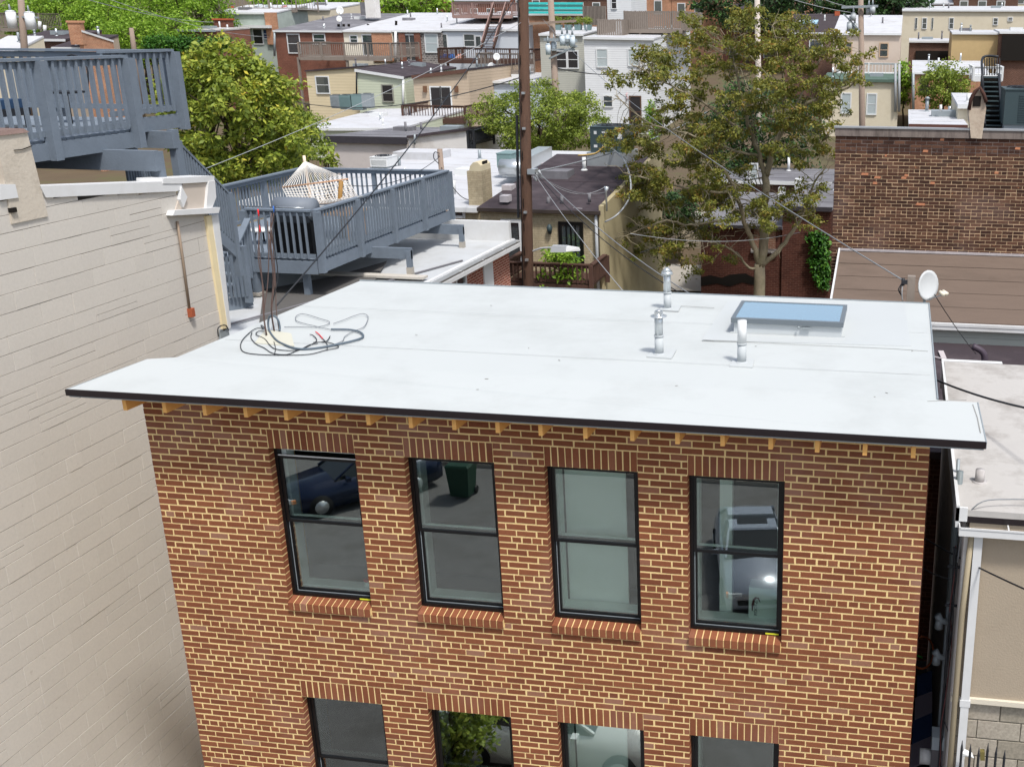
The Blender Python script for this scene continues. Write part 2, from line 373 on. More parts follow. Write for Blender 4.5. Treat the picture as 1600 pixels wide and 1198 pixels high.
# ============================================================ the brick rowhouse in front
W = 7.54; MOD = W/37.5; CR = 0.06773; ZH = 9.366
BH = CR-.0135; BL = MOD-.013
house = thing('brick_rowhouse', 'newly built red brick rowhouse with flat white roof and black framed windows in the foreground', 'house', (W/2, 2, 0))
OP = []
for (xa, xb) in ((1.265, 2.155), (2.65, 3.54), (4.03, 4.92), (5.385, 6.275)):
    for k in (24, 65, 106): OP.append((xa, xb, ZH-k*CR, ZH-(k-24)*CR))
wall = MB(); yb0, yb1 = .0028, .17
xsx = [0.004] + sorted({o[0]-.003 for o in OP} | {o[1]+.003 for o in OP}) + [W-.004]
for i in range(len(xsx)-1):
    xa, xb = xsx[i], xsx[i+1]; op = sorted([(o[2]-.035, o[3]+.003) for o in OP if abs(o[0]-.003-xa) < 1e-6])
    z = 0.0
    for (za, zb) in op: wall.box(xa, xb, yb0, yb1, z, za); z = zb
    wall.box(xa, xb, yb0, yb1, z, 9.93)
wall.box(.006, .17, yb1, 4.3, 0, 9.93); wall.box(W-.17, W-.006, yb1, 4.3, 0, 9.93); wall.box(.17, W-.17, 4.13, 4.3, 0, 9.93)
wall.build('wall', M_MORTAR, house)
MB().box(W-.0055, W+.004, .10, 4.29, .02, 9.92).build('side_wall', mat('black damp proofing', '2e2a28', .8, .2, 3, .3), house)
BR = []
def clip_bricks(row, hdr):
    z0 = ZH+row*CR+.0068; z1 = z0+BH
    cuts = [(0.0, W)]
    for (xa, xb, za, zb) in OP:
        if z1 > za-CR*1.5 and z0 < zb+CR*3-.001:
            lo, hi = (xa, xb)
            nc = []
            for (a, b) in cuts:
                if b <= lo or a >= hi: nc.append((a, b))
                else:
                    if a < lo: nc.append((a, lo))
                    if b > hi: nc.append((hi, b))
            cuts = nc
    step = MOD/2 if hdr else MOD; off = MOD/4 if hdr else (MOD/2 if row % 2 else 0)
    for (a, b) in cuts:
        e = [a]; k = math.floor((a-off)/step)
        while True:
            k += 1; x = off+k*step
            if x >= b-.001: break
            if x-e[-1] < .05: continue
            e.append(x)
        if b-e[-1] < .05 and len(e) > 1: e.pop()
        e.append(b)
        for i in range(len(e)-1):
            j = random.uniform(-.003, .003); dz = random.uniform(-.0018, .0018); pr = random.choice((0, 0, 0.001, .002, -.0015))
            xl = e[i]+(.0065 if e[i] > a+1e-6 or a > 0.001 and False else .0); xr = e[i+1]-(.0065 if e[i+1] < b-1e-6 else 0)
            if e[i] > a+1e-6: xl = e[i]+.0065+j
            BR.append((round(xl, 4), round(xr, 4), pr, .10, z0+dz, z1+dz, 'y'))
for row in range(-int(ZH/CR)+1, 9):
    clip_bricks(row, row % 6 == 0)
SOLD = []
for (xa, xb, za, zb) in OP:
    n = 13; w_ = (xb-xa)/n
    for i in range(n):
        pr = random.uniform(-.001, .002)
        BR.append((round(xa+i*w_+.0055, 4), round(xa+(i+1)*w_-.0055, 4), pr, .10, zb+.004, zb+3*CR-.006, 'y'))
lay(BR, M_BRICK, house, 'brick', 'brick_field', 300)
sm_ = MB(); sb = None
for oi, (xa, xb, za, zb) in enumerate(OP):
    n = 13; w_ = (xb-xa)/n
    mo = MB(); mo.hexa([(xa+.004, -.026, za-.110), (xb-.004, -.026, za-.110), (xb-.004, .10, za-.110), (xa+.004, .10, za-.110), (xa+.004, -.026, za-.034), (xb-.004, -.026, za-.034), (xb-.004, .10, za-.008), (xa+.004, .10, za-.008)])
    sl_ = mo.build('window_sill', M_MORTAR, house)
    for i in range(n):
        a, b = xa+i*w_+.0055, xa+(i+1)*w_-.0055; y0 = -.032+random.uniform(-.003, .003)
        bm_ = MB(); bm_.hexa([(a, y0, za-.116), (b, y0, za-.116), (b, .096, za-.116), (a, .096, za-.116), (a, y0, za-.030), (b, y0, za-.030), (b, .096, za-.003), (a, .096, za-.003)])
        if za > 3: bm_.build('brick', M_BRICK, sl_)
        else: sm_.cur = random.random(); sm_.v, sm_.f
# windows
PANEL = mat('primed drywall', 'f0f5f1', .8, .04, 2, .05)
for oi, (xa, xb, za, zb) in enumerate(OP):
    if za < 2: pass
    fr = MB(); yf, yk = .088, .165; t = .032
    fr.box(xa, xa+t, yf, yk, za, zb); fr.box(xb-t, xb, yf, yk, za, zb); fr.box(xa+t, xb-t, yf, yk, zb-t, zb); fr.box(xa+t, xb-t, yf-.004, yk, za, za+t)
    wn = fr.build('window', M_BLACK, house)
    zm = (za+zb)/2+.02
    drop = .075 if abs(xa-1.265) < .01 and zb > 9 else 0
    for nm, (a0_, a1_, y0, y1) in {'up': (zm-.022, zb-t-drop, .100, .125), 'lo': (za+t, zm+.022, .128, .153)}.items():
        s_ = MB(); tt = .030; xl, xr = xa+t+.001, xb-t-.001
        s_.box(xl, xl+tt, y0, y1, a0_, a1_); s_.box(xr-tt, xr, y0, y1, a0_, a1_); s_.box(xl+tt, xr-tt, y0, y1, a1_-tt, a1_); s_.box(xl+tt, xr-tt, y0, y1, a0_, a0_+tt)
        s_.build('sash', M_BLACK, wn)
        ym = (y0+y1)/2
        MB().box(xl+tt, xr-tt, ym-.002, ym+.002, a0_+tt, a1_-tt).build('pane', M_GLASS, wn)
        if nm == 'up' and drop: MB().box(xl, xr, y0-.006, y0+.01, a1_+.001, a1_+.010).build('weather_strip', M_WHITE2, wn)
        if nm == 'lo':
            MB().box(xl+.005, xl+.012, y0-.005, y0-.001, a0_, a1_).box(xl+.012, xr, y0-.005, y0-.001, a0_-.001, a0_+.006).build('screen_track', M_GMETAL, wn)
    ln = MB(); d0, d1 = .17, .30; tl = .075
    ln.box(xa-.02, xa+tl, d0, d1, za-.02, zb+.02); ln.box(xb-tl, xb+.02, d0, d1, za-.02, zb+.02); ln.box(xa+tl, xb-tl, d0, d1, za-.02, za+tl+.01); ln.box(xa+tl, xb-tl, d0, d1, zb-tl, zb+.02)
    ln.box(xa+tl, xb-tl, .155, .168, zm+.02, zm+.042)
    ln.build('jamb_liner', M_LINER, wn)
    if abs(xa-1.265) < .01 and zb > 9 or abs(xa-5.385) < .01 and zb > 9:
        MB().box(xb-.16, xb-.035, yf-.008, yf-.005, za+.008, za+.022).build('yellow_sticker', mat('yellow sticker', 'd4d83a', .6, .05, 5, 0), wn)
for zf in (6.93, 4.15): MB().box(.17, W-.17, .30, 4.13, zf-.1, zf).build('floor', mat('interior subfloor', '606366', .9, .2, 2), house)
MB().box(4.115, 4.72, .325, .345, 6.94, 9.8).build('drywall_panel', PANEL, house)
MB().box(5.63, 5.75, .33, .42, 6.94, 9.8).build('wall_stud', PANEL, house)
MB().box(4.115, 4.66, .325, .345, 4.16, 6.82).build('drywall_panel', PANEL, house)
MB().box(.17, W-.17, 2.2, 2.3, 4.16, 9.8).build('partition_wall', mat('interior wall', '3c3f40', .9, .1, 2), house)
# jar and bag behind the glass
jr = thing('paint_jar', 'small jar with a red lid standing inside the first upper window', 'jar', (2.01, .235, 7.82))
MB().cyl((2.01, .235, 7.82), .035, .06).build('jar', PANEL, jr); MB().cyl((2.01, .235, 7.881), .037, .02).build('lid', M_RED, jr)
bagm = mat('white plastic bag', 'c9d6d0', .5, .08, 4, .1)
bag = thing('shopping_bag', 'white bag with black rotated lettering and a curved swoosh inside the fourth upper window', 'bag', (6.06, .24, 7.80))
MB().box(5.93, 6.21, .235, .40, 7.815, 8.15).build('bag_body', bagm, bag)
def text_part(s, size, loc, rot, m, parent, ext=.001):
    cu = bpy.data.curves.new('txt', 'FONT'); cu.body = s; cu.size = size; cu.extrude = ext; cu.align_x = 'CENTER'; cu.align_y = 'CENTER'
    ob = bpy.data.objects.new('txt', cu); COL.objects.link(ob); dg = bpy.context.evaluated_depsgraph_get(); me = bpy.data.meshes.new_from_object(ob.evaluated_get(dg))
    bpy.data.objects.remove(ob); me.materials.clear(); me.materials.append(m)
    o = bpy.data.objects.new('lettering', me); COL.objects.link(o); o.parent = parent; o.location = Vector(loc)-ORG[parent.name]; o.rotation_euler = rot
    return o
text_part('ROOTZ', .045, (6.00, .233, 7.93), (math.pi/2, -math.pi/2, 0), M_BLACK, bag)
arc = MB(); arc.tube([(5.965+.0, .232, 7.90), (5.968, .232, 7.96), (5.98, .232, 8.02), (6.00, .232, 8.045), (6.025, .232, 8.04), (6.04, .232, 8.0)], [.004, .012, .012, .010, .008, .003], 6); arc.build('swoosh', mat('dark red print', '4a1a1c', .6, .1, 3, 0), bag)
# roof slab traced on its own plane, with ears over both side gaps
ZR = 10.02
RF = [(-.43, -.42, 10.005), (7.972, -.39, 10.0), (7.955, .55, 10.03), (7.60, .56, 10.03), (7.585, 4.22, 10.045), (.03, 4.45, 9.985), (-.03, .64, 10.03), (-.27, .52, 10.035)]
mb = MB(); n = len(RF)
mb.add([p for p in RF]+[(x, y, z-.05) for x, y, z in RF], [tuple(range(n)), tuple(range(2*n-1, n-1, -1))]+[(i, n+i, n+(i+1) % n, (i+1) % n) for i in range(n)])
roof = mb.build('roof', M_ROOF, house)
f_ = MB()
f_.beam((-.435, -.425, 9.981), (7.977, -.395, 9.976), .012, .062); f_.build('fascia', M_FASCIA, roof)
f_ = MB(); f_.beam((-.436, -.418, 9.983), (-.274, .52, 10.008), .01, .05).beam((7.978, -.39, 9.976), (7.962, .552, 10.006), .01, .055).beam((7.605, .565, 10.02), (7.592, 4.22, 10.03), .012, .05).beam((7.592, 4.226, 10.03), (.03, 4.456, 9.975), .012, .055)
f_.build('edge_trim', M_GMETAL, roof)
MB().beam((-.41, -.405, 9.942), (7.96, -.38, 9.938), .03, .012).build('drip_edge', M_GMETAL, roof)
MB().hexa([(-.40, -.40, 9.935), (7.94, -.38, 9.935), (7.94, .0, 9.935), (-.40, .0, 9.935), (-.40, -.40, 9.95), (7.94, -.38, 9.95), (7.94, .0, 9.95), (-.40, .0, 9.95)]).build('soffit', mat('plywood soffit', 'b8925c', .8, .15, 5), roof)
for i in range(19):
    x = .058+.4064*i+random.uniform(-.012, .012); e = random.uniform(-.008, .012)
    MB().hexa([(x, -.34+e, 9.803), (x+.038, -.34+e, 9.803), (x+.038, .006, 9.79), (x, .006, 9.79), (x, -.34+e, 9.934), (x+.038, -.34+e, 9.934), (x+.038, .006, 9.934), (x, .006, 9.934)]).build('rafter_tail', M_LUMBER, roof)
def rz(x, y): return float(np.interp(y, [-.4, .55, 4.3], [10.003, 10.03, 10.015+.004*x]))
def rp(u, v, dz=0.0):
    p = at(u, v, Z=10.03)
    for _ in range(4): p = at(u, v, Z=rz(p.x, p.y)+dz)
    return p
# seams and patches in the membrane
def strip(pts, w_, m, name='seam', h=.003):
    b_ = MB()
    for i in range(len(pts)-1):
        p, q = rp(*pts[i]), rp(*pts[i+1]); b_.beam(p+Vector((0, 0, h/2)), q+Vector((0, 0, h/2)), w_, h)
    return b_.build(name, m, roof)
def patch(pts, name='membrane_patch', h=.004, m=M_ROOF2):
    P_ = [rp(*p) for p in pts]; k = len(P_)
    b_ = MB(); b_.add([p+Vector((0, 0, h)) for p in P_]+[p+Vector((0, 0, -.01)) for p in P_], [tuple(range(k))]+[(i, k+i, k+(i+1) % k, (i+1) % k) for i in range(k)])
    bm = b_.build(name, m, roof); me = bm.data
    return bm
patch([(1097, 531), (1600*.89, 541), (1413, 476), (1137, 471)], h=.003)
patch([(1010, 557), (1049, 560), (1057, 546), (1022, 544)]); patch([(1140, 572), (1176, 574), (1179, 561), (1146, 560)]); patch([(1030, 484), (1060, 486), (1064, 478), (1036, 477)])
patch([(398, 536), (460, 541), (455, 521), (415, 515)], m=mat('cream sealant', 'bdbbac', .6, .06, 5, .1))
strip([(215, 601), (228, 592), (262, 580), (300, 571)], .006, M_SEAM, 'wrinkle'); strip([(294, 570), (303, 572)], .02, M_SEAM, 'wrinkle')
strip([(1098, 531), (1240, 538), (1395, 545), (1450, 549)], .004, M_SEAM); strip([(1098, 531), (1120, 502), (1134, 478)], .004, M_SEAM); strip([(1060, 478), (1116, 481)], .008, M_SEAM, 'scrap_strip')
strip([(1449, 627), (1510, 625)], .006, M_SEAM); strip([(1520, 632), (1527, 652), (1532, 676)], .008, M_SEAM, 'wrinkle')
for (yy) in (1.35, 2.9):
    b_ = MB(); b_.beam((.05, yy, rz(0, yy)+.001), (7.55, yy-.05, rz(7.5, yy)+.001), .0035, .003); b_.build('seam', mat('seam line', 'b0b3b3', .8, .1, 5), roof)
for k in range(14):
    u, v = random.uniform(330, 1440), random.uniform(470, 640); p = rp(u, v)
    if p.y > 4.1 or p.y < -.3 or p.x < .1: continue
    MB().beam(p+Vector((0, 0, .002)), p+Vector((random.uniform(.01, .035), random.uniform(-.02, .02), .002)), .006, .004).build('debris', M_SEAM, roof)
# vent pipes
def stack(u, v, ztop, kind):
    p = rp(u, v); b_ = MB(); r = .047
    b_.cyl((p.x, p.y, p.z-.01), r, .20, 16, r*.97).tube([(p.x, p.y, p.z+.19), (p.x, p.y, p.z+.205)], r*1.08, 16)
    b_.cyl((p.x, p.y, p.z-.005), r*1.5, .02, 16, r*1.02)
    s_ = b_.build('vent_pipe', mat('grey rubber boot', 'adb2b4', .6, .06, 6), roof)
    if kind == 'pvc': MB().cyl((p.x, p.y, p.z+.2), r*.98, ztop-p.z-.2, 16).build('pvc_stack', M_WHITE2, s_)
    else:
        MB().cyl((p.x, p.y, p.z+.2), r*.93, ztop-p.z-.235, 12).build('flue', M_METAL, s_)
        zc = ztop-.055; c_ = MB()
        if kind == 'cone':
            c_.cyl((p.x, p.y, zc), r*1.75, .035, 6, r*1.45).cyl((p.x, p.y, zc+.035), r*1.45, .045, 6, r*.35)
        else:
            c_.cyl((p.x, p.y, zc-.012), r*1.8, .006, 14); c_.box(p.x-.036, p.x+.036, p.y-.04, p.y+.04, zc-.006, zc+.045).cyl((p.x, p.y, zc+.046), r*.75, .012, 10, r*.4)
        c_.build('rain_cap', M_METAL, s_)
        MB().box(p.x-.008, p.x+.008, p.y-r-.004, p.y-r+.004, p.z+.2, zc).build('seam_fold', M_METAL, s_)
stack(1030, 553, 10.50, 'box'); stack(1159, 566, 10.47, 'pvc'); stack(1043, 482, 10.51, 'cone')
# skylight
sx0, sx1, sy0, sy1 = 5.40, 6.635, 2.47, 3.30
zc0 = rz(6, 2.9)
cb = MB(); cb.box(sx0+.03, sx1-.02, sy0+.03, sy1-.02, zc0-.03, zc0+.125); sk = cb.build('skylight', mat('skylight curb flashing', 'b4b9bb', .6, .05, 3), roof)
fr = MB(); z0_, z1_ = zc0+.126, zc0+.18; t = .045
fr.box(sx0, sx1, sy0, sy0+t, z0_, z1_).box(sx0, sx1, sy1-t, sy1, z0_, z1_).box(sx0, sx0+t, sy0+t, sy1-t, z0_, z1_).box(sx1-t, sx1, sy0+t, sy1-t, z0_, z1_)
fr.build('skylight_frame', mat('slate grey metal frame', '6d757b', .4, .06, 4, 0, metal=.3), sk)
MB().box(sx0+t, sx1-t, sy0+t, sy1-t, z1_-.012, z1_-.004).build('pane', M_SKYL, sk)
MB().cyl((sx0+.75, sy0-.012, zc0+.10), .012, .02, 8).box(sx0+.78, sx0+.88, sy0-.008, sy0+.02, zc0+.095, zc0+.108).build('latch', M_GMETAL, sk)
patch([(1141, 521), (1320, 528), (1240, 506), (1230, 505)], 'cricket', .02)

# cables on the roof: standing bundle, coil and service drop
def poly_on_roof(pts, dz=.006): return [rp(u, v, dz) for u, v in pts]
def smooth(pts, k=4):
    P_ = [Vector(p) for p in pts]; out = []
    for i in range(len(P_)-1):
        p0, p1, p2, p3 = P_[max(i-1, 0)], P_[i], P_[i+1], P_[min(i+2, len(P_)-1)]
        for j in range(k):
            t = j/k; out.append(.5*((2*p1)+(-p0+p2)*t+(2*p0-5*p1+4*p2-p3)*t*t+(-p0+3*p1-3*p2+p3)*t**3))
    out.append(P_[-1]); return out
M_COPC = mat('brown armoured cable', '5c4a44', .5, .15, 9, 0)
def z5(x, y): return (340+x/6.142, 420+y/6.142)
bun = thing('cable_bundle', 'loose electrical cables sprouting from sealed holes at the left of the white roof', 'cables', tuple(rp(430, 522)))
stubs = [((466, 645), 404, 335, 1), ((470, 640), 406, 360, 1), ((474, 640), 418, 345, 0), ((545, 600), 430, 322, 0), ((548, 602), 428, 330, 2), ((540, 598), 424, 333, 0), ((590, 596), 423, 340, 0)]
for i, ((bx_, by_), tu, tv, col) in enumerate(stubs):
    b = rp(*z5(bx_, by_)); top = at(tu, tv, Y=b.y+.05)
    pts = [b, b+Vector((.0, 0, .25)), b.lerp(top, .45)+Vector((random.uniform(-.03, .03), .02, 0)), b.lerp(top, .75)+Vector((random.uniform(-.03, .03), -.02, 0)), top]
    MB().tube(smooth(pts), .0055, 5).build('cable', M_COPC if i != 3 else M_WIRE, bun)
    if col: MB().tube([top-Vector((0, 0, .02)), top+Vector((0, 0, .055))], .008, 6).build('wire_cap', M_RED if col == 1 else mat('blue tape', '2f5fa8', .5, .05, 5, 0), bun)
for s_ in ([(595, 596), (598, 560), (580, 490), (545, 455), (500, 455), (485, 520), (500, 600), (560, 680), (640, 725), (760, 765), (900, 765), (1100, 735), (1300, 690), (1385, 660), (1395, 630), (1350, 600), (1250, 582), (1090, 580)],):
    pts = []
    for i, (x, y) in enumerate(s_):
        p = rp(*z5(x, y), .012)
        if 0 < i < 6: 
            q = at(*z5(x, y), Y=rp(*z5(590, 600)).y); p = q
        pts.append(p)
    MB().tube(smooth(pts), .011, 7).build('cable', mat('thick grey cable', '54606a', .5, .1, 5, 0), bun)
for s_, r_, m_ in (([(440, 575), (380, 570), (320, 600), (240, 680), (220, 750), (260, 800), (400, 822), (650, 828), (880, 820), (1040, 780), (1140, 760), (1155, 740), (1060, 705), (920, 705)], .005, M_WIRE),
                   ([(450, 600), (390, 600), (370, 630), (450, 670), (500, 730), (560, 770), (700, 785), (800, 770), (880, 730), (960, 715)], .005, M_WIRE),
                   ([(330, 610), (320, 660), (370, 720), (450, 760), (530, 810), (660, 822), (760, 785), (860, 745), (950, 690), (920, 640), (885, 630)], .005, M_WIRE),
                   ([(1050, 780), (1050, 720), (1010, 670)], .005, M_WIRE), ([(1010, 670), (975, 630), (940, 602)], .006, M_RED), ([(1000, 700), (1050, 690), (1080, 645)], .005, M_WIRE),
                   ([(640, 558), (760, 555), (900, 560), (1000, 550), (1060, 530), (1070, 505), (990, 480), (880, 445), (800, 432), (750, 460), (760, 500), (850, 530), (920, 545), (1000, 565), (1085, 582)], .0045, M_WIREG),
                   ([(1110, 525), (1200, 495), (1300, 455), (1390, 430), (1440, 450), (1440, 490), (1400, 560), (1300, 600), (1220, 650), (1200, 690), (1110, 730)], .0045, M_WIREG),
                   ([(540, 700), (555, 760), (545, 820)], .004, M_WIRE), ([(460, 580), (430, 545), (415, 545), (440, 575)], .005, M_WIRE)):
    MB().tube(smooth([rp(*z5(x, y), .007) for x, y in s_]), r_, 5).build('cable', m_, bun)

# wood post, insulators and satellite dish behind the roof's right rear corner
pw = at(1422, 471, Y=4.55)
post = thing('service_post', 'short weathered wooden post with black wire clamps rising behind the roof corner', 'post', (pw.x, 4.55, 9.3))
MB().box(pw.x-.045, pw.x+.05, 4.5, 4.6, 9.3, at(1422, 431, Y=4.55).z).build('post', M_WOODOLD, post)
iz = at(1411, 440, Y=4.5); 
MB().box(iz.x-.02, pw.x-.046, 4.48, 4.52, iz.z-.03, iz.z+.02).cyl((iz.x, 4.5, iz.z-.05), .022, .09, 8).build('insulator', M_WIRE, post)
for k, (du, dv) in enumerate(((-12, 20), (-8, 22), (-3, 30))):
    MB().tube(smooth([at(1411, 440, Y=4.5), at(1411+du*.6, 440+dv*.6, Y=4.48), at(1411+du*.3, 440+dv, Y=4.5)]), .007, 5).build('connector', M_WIRE if k < 2 else M_WIREW, post)
def dish(name, label, cu, cv, Y, wpx, hpx, ax=(.3, -1, .25), mast=.5, arm=None, group=None, m=M_WHITE2):
    c = at(cu, cv, Y=Y); a = at(cu, cv-hpx/2, Y=Y); R = (a-c).length
    root = thing(name, label, 'satellite dish', (c.x, c.y, c.z-mast-R*.4), group)
    n_ = Vector(ax).normalized(); t1 = n_.cross(Vector((0, 0, 1))).normalized(); t2 = t1.cross(n_)
    b_ = MB(); rings = 5; N_ = 20; vs = [c+n_*(-.16*R)]; fs = []
    for i in range(1, rings+1):
        rr = R*i/rings
        for k in range(N_):
            t = 2*math.pi*k/N_; vs.append(c+t1*math.cos(t)*rr*.93+t2*math.sin(t)*rr+n_*(-.16*R*(1-(i/rings)**2)))
    for k in range(N_): fs.append((0, 1+k, 1+(k+1) % N_))
    for i in range(rings-1):
        for k in range(N_): fs.append((1+i*N_+k, 1+(i+1)*N_+k, 1+(i+1)*N_+(k+1) % N_, 1+i*N_+(k+1) % N_))
    m0 = len(vs); vs += [v-n_*.012 for v in vs]; fs += [tuple(m0+i for i in reversed(f)) for f in fs]
    e0 = 1+(rings-1)*N_
    for k in range(N_): fs.append((e0+k, m0+e0+k, m0+e0+(k+1) % N_, e0+(k+1) % N_))
    b_.add(vs, fs, True); b_.build('reflector', m, root)
    b = c-n_*.16*R-t2*.05
    MB().tube([b, b-n_*.06*2, c-n_*(.3*R)-Vector((0, 0, R*1.0)), c-n_*(.3*R)-Vector((0, 0, mast+R*.6))], max(.018, R*.07), 7).build('mast', M_GMETAL, root)
    tip = c+n_*R*1.15-t2*R*.85 if arm is None else arm
    MB().beam(c-t2*R*.93-n_*.03, tip, R*.09, R*.07).build('arm', m, root)
    for k in (-1, 1): MB().tube([tip+t1*k*R*.14+n_*.02, tip+t1*k*R*.14-n_*R*.28+t2*.03], R*.13, 9).build('receiver', mat('cream plastic', 'd9d2bd', .5, .05, 4, 0), root)
    return root
dsh = dish('satellite_dish', 'white satellite dish with twin receiver heads behind the right rear corner of the white roof', 1451, 446, 4.75, 30, 47, ax=(.75, -.75, .12), mast=.25, arm=at(1476, 460, Y=4.45), m=mat('dish enamel', 'b9bcbd', .4, .04, 3, 0))

# ============================================================ left neighbour: painted stone party wall, coping, chimney
XW = -2.5
nb = thing('stone_rowhouse', 'tall rowhouse with a grey painted stone party wall at the left edge', 'house', (-5, 1.5, 0))
def ztop(y): return float(np.interp(y, [-3, 2.17, 4.37, 5.3], [11.75, 11.42, 11.20, 11.1]))
b_ = MB(); b_.add([(XW-.009, -3, 0), (XW-.009, 5.12, 0), (XW-.009, 5.12, 11.0), (XW-.009, -3, 11.6), (-9.5, -3, 0), (-9.5, 5.12, 0), (-9.5, 5.12, 10.9), (-9.5, -3, 11.4)],
      [(0, 1, 2, 3), (4, 7, 6, 5), (0, 3, 7, 4), (1, 5, 6, 2), (0, 4, 5, 1)])
b_.build('wall', M_STONEJ, nb)
b_ = MB(); b_.quad((XW-.25, -3, 11.30), (XW-.25, 5.12, 10.85), (-9.5, 5.12, 10.85), (-9.5, -3, 11.3)); b_.build('roof', M_GREYROOF, nb)
ST = []
z = 0.9; r2 = random.Random(5)
while z < 11.5:
    h = r2.choice((.19, .21, .225, .25)); y = -2.9+r2.uniform(0, .3)
    while y < 5.1:
        L = r2.choice((.26, .38, .5, .62, .75)); e = min(y+L, 5.1)
        if 5.1-e < .12: e = 5.1
        zt = min(z+h, ztop((y+e)/2)-.05)
        rec = 0
        if y < 4.42 < e and 9.2 < z < 10.75: e = 4.42
        if e > 4.43 and 9.2 < z < 10.7: rec = -.006
        if zt-z > .05 and e-y > .04:
            xo = XW+rec+r2.choice((0, 0, .002, -.002))
            if L > .5 and r2.random() < .12:
                zm = z+h*r2.uniform(.4, .6); ST.append((XW-.02, xo, y, e-.0022, z, zm-.006, 'x')); ST.append((XW-.02, xo, y, e-.0022, zm, zt-.006, 'x'))
            else: ST.append((XW-.02, xo, y, e-.0022, z, zt-.006, 'x'))
        y = e
    z += h
def hid_(p):
    u, v, c = proj(p)
    return (u > 222+.174*(v-640) and v > 600) or (v > 430 and u > 360)
lay(ST, M_STONE, nb, 'stone', 'stone_field', 300, hid_)
def slab_x(pts, x0, x1, name, m, par):
    """polygon given in photo-plane pixels on x = x1, extruded back to x0"""
    P_ = [at(u, v, X=x1) for u, v in pts]; k = len(P_)
    q = MB(); q.add(P_+[Vector((x0, p.y, p.z)) for p in P_], [tuple(range(k)), tuple(range(2*k-1, k-1, -1))]+[(i, k+i, k+(i+1) % k, (i+1) % k) for i in range(k)])
    return q.build(name, m, par)
slab_x([(63, 291), (276, 283), (284, 284), (285, 296), (276, 299), (72, 309)], XW-.3, XW+.03, 'coping', M_WHITE, nb)
slab_x([(255, 279), (335, 275), (335, 284), (285, 287), (255, 287)], XW-.35, XW+.04, 'coping', M_WHITE, nb)
slab_x([(0, 288), (24, 288), (29, 309), (0, 313)], XW-.3, XW+.035, 'coping', M_WHITE, nb)
slab_x([(286, 287), (325, 284), (328, 328), (274, 330)], XW-.02, XW+.012, 'parapet_face', mat('painted stucco', 'b9aea2', .9, .08, 3, .2, 30), nb)
slab_x([(326, 284), (336, 282), (338, 308), (330, 330), (322, 330)], XW-.2, XW+.05, 'end_board', M_WHITE, nb)
slab_x([(284, 291), (293, 308), (287, 324), (282, 312)], XW, XW+.05, 'flashing', M_WHITE, nb)
slab_x([(270, 337), (273, 329), (344, 324), (342, 333)], XW-.02, XW+.10, 'ledge', M_WHITE, nb)
slab_x([(322, 338), (331, 336), (357, 512), (349, 517)], XW-.02, XW+.03, 'corner_board', mat('cream board', 'd9caa4', .7, .08, 4, .1), nb)
slab_x([(331, 337), (341, 335), (348, 390), (361, 512), (357, 514)], XW-.1, XW+.04, 'corner_trim', M_WHITE, nb)
MB().tube([at(277, 346, X=XW+.03), at(285, 400, X=XW+.03), at(296, 482, X=XW+.03)], .018, 6).build('conduit', mat('brown conduit', '8a7a6a', .7, .15, 5, 0), nb)
q_ = at(298, 487, X=XW+.03); MB().box(XW, XW+.07, q_.y-.035, q_.y+.035, q_.z-.07, q_.z+.05).build('junction_box', mat('rusty steel', '9a5236', .8, .25, 9, .1), nb)
MB().tube(smooth([at(341, 525, X=XW+.05), at(341, 512, X=XW+.06), at(352, 508, X=XW+.06), at(357, 516, X=XW+.05)]), .009, 5).build('bracket', M_WIRE, nb)
slab_x([(345, 515), (357, 512), (361, 540), (345, 542)], XW, XW+.03, 'base_flashing', M_GMETAL, nb)
# chimney
pc = [at(u, v, X=XW+.02) for u, v in ((-10, 310), (24, 300), (25, 300), (66, 300), (57, 207), (-10, 215))]
ch = MB(); y0 = at(8, 305, X=XW).y; y1 = at(66, 302, X=XW).y; zt = at(50, 206, X=XW).z; zb_ = ztop(y0)-.3
ch.hexa([(XW-.55, y0, zb_), (XW+.02, y0, zb_), (XW+.02, y1, zb_), (XW-.55, y1, zb_), (XW-.5, y0+.03, zt), (XW+.01, y0+.03, zt), (XW+.01, y1-.06, zt), (XW-.5, y1-.06, zt)])
chm = ch.build('chimney', mat('cracked parged chimney', 'bdb4a6', .9, .14, 3, .5, 30, dirt='8a7f70', dirtamt=.6, dscale=3), nb)
MB().hexa([(XW-.52, y0, zt+.001), (XW+.03, y0, zt+.001), (XW+.03, y1-.05, zt+.001), (XW-.52, y1-.05, zt+.001), (XW-.5, y0+.02, zt+.06), (XW, y0+.03, zt+.05), (XW, y1-.09, zt+.045), (XW-.5, y1-.1, zt+.05)]).build('cap', mat('old mortar cap', '75625c', .95, .3, 9, .6, 40), chm)
cr = MB()
cp = [at(u, v, X=XW+.022) for u, v in ((22, 235), (34, 234), (40, 232), (50, 228))]; cr.tube(cp, .006, 4).build('crack', M_DARK, chm)
MB().box(XW, XW+.05, at(16, 329, X=XW).y-.03, at(16, 329, X=XW).y+.04, at(16, 329, X=XW).z-.02, at(16, 329, X=XW).z+.03).build('wall_anchor', M_DARK, nb)
MB().hexa([(XW-.9, y0-.8, 11.2), (XW-.28, y0-.8, 11.2), (XW-.28, y0-.05, 11.2), (XW-.9, y0-.05, 11.2), (XW-.9, y0-.8, 12.1), (XW-.28, y0-.8, 12.1), (XW-.28, y0-.05, 11.85), (XW-.9, y0-.05, 11.85)]).build('brick_stub', M_FBRICK, nb)

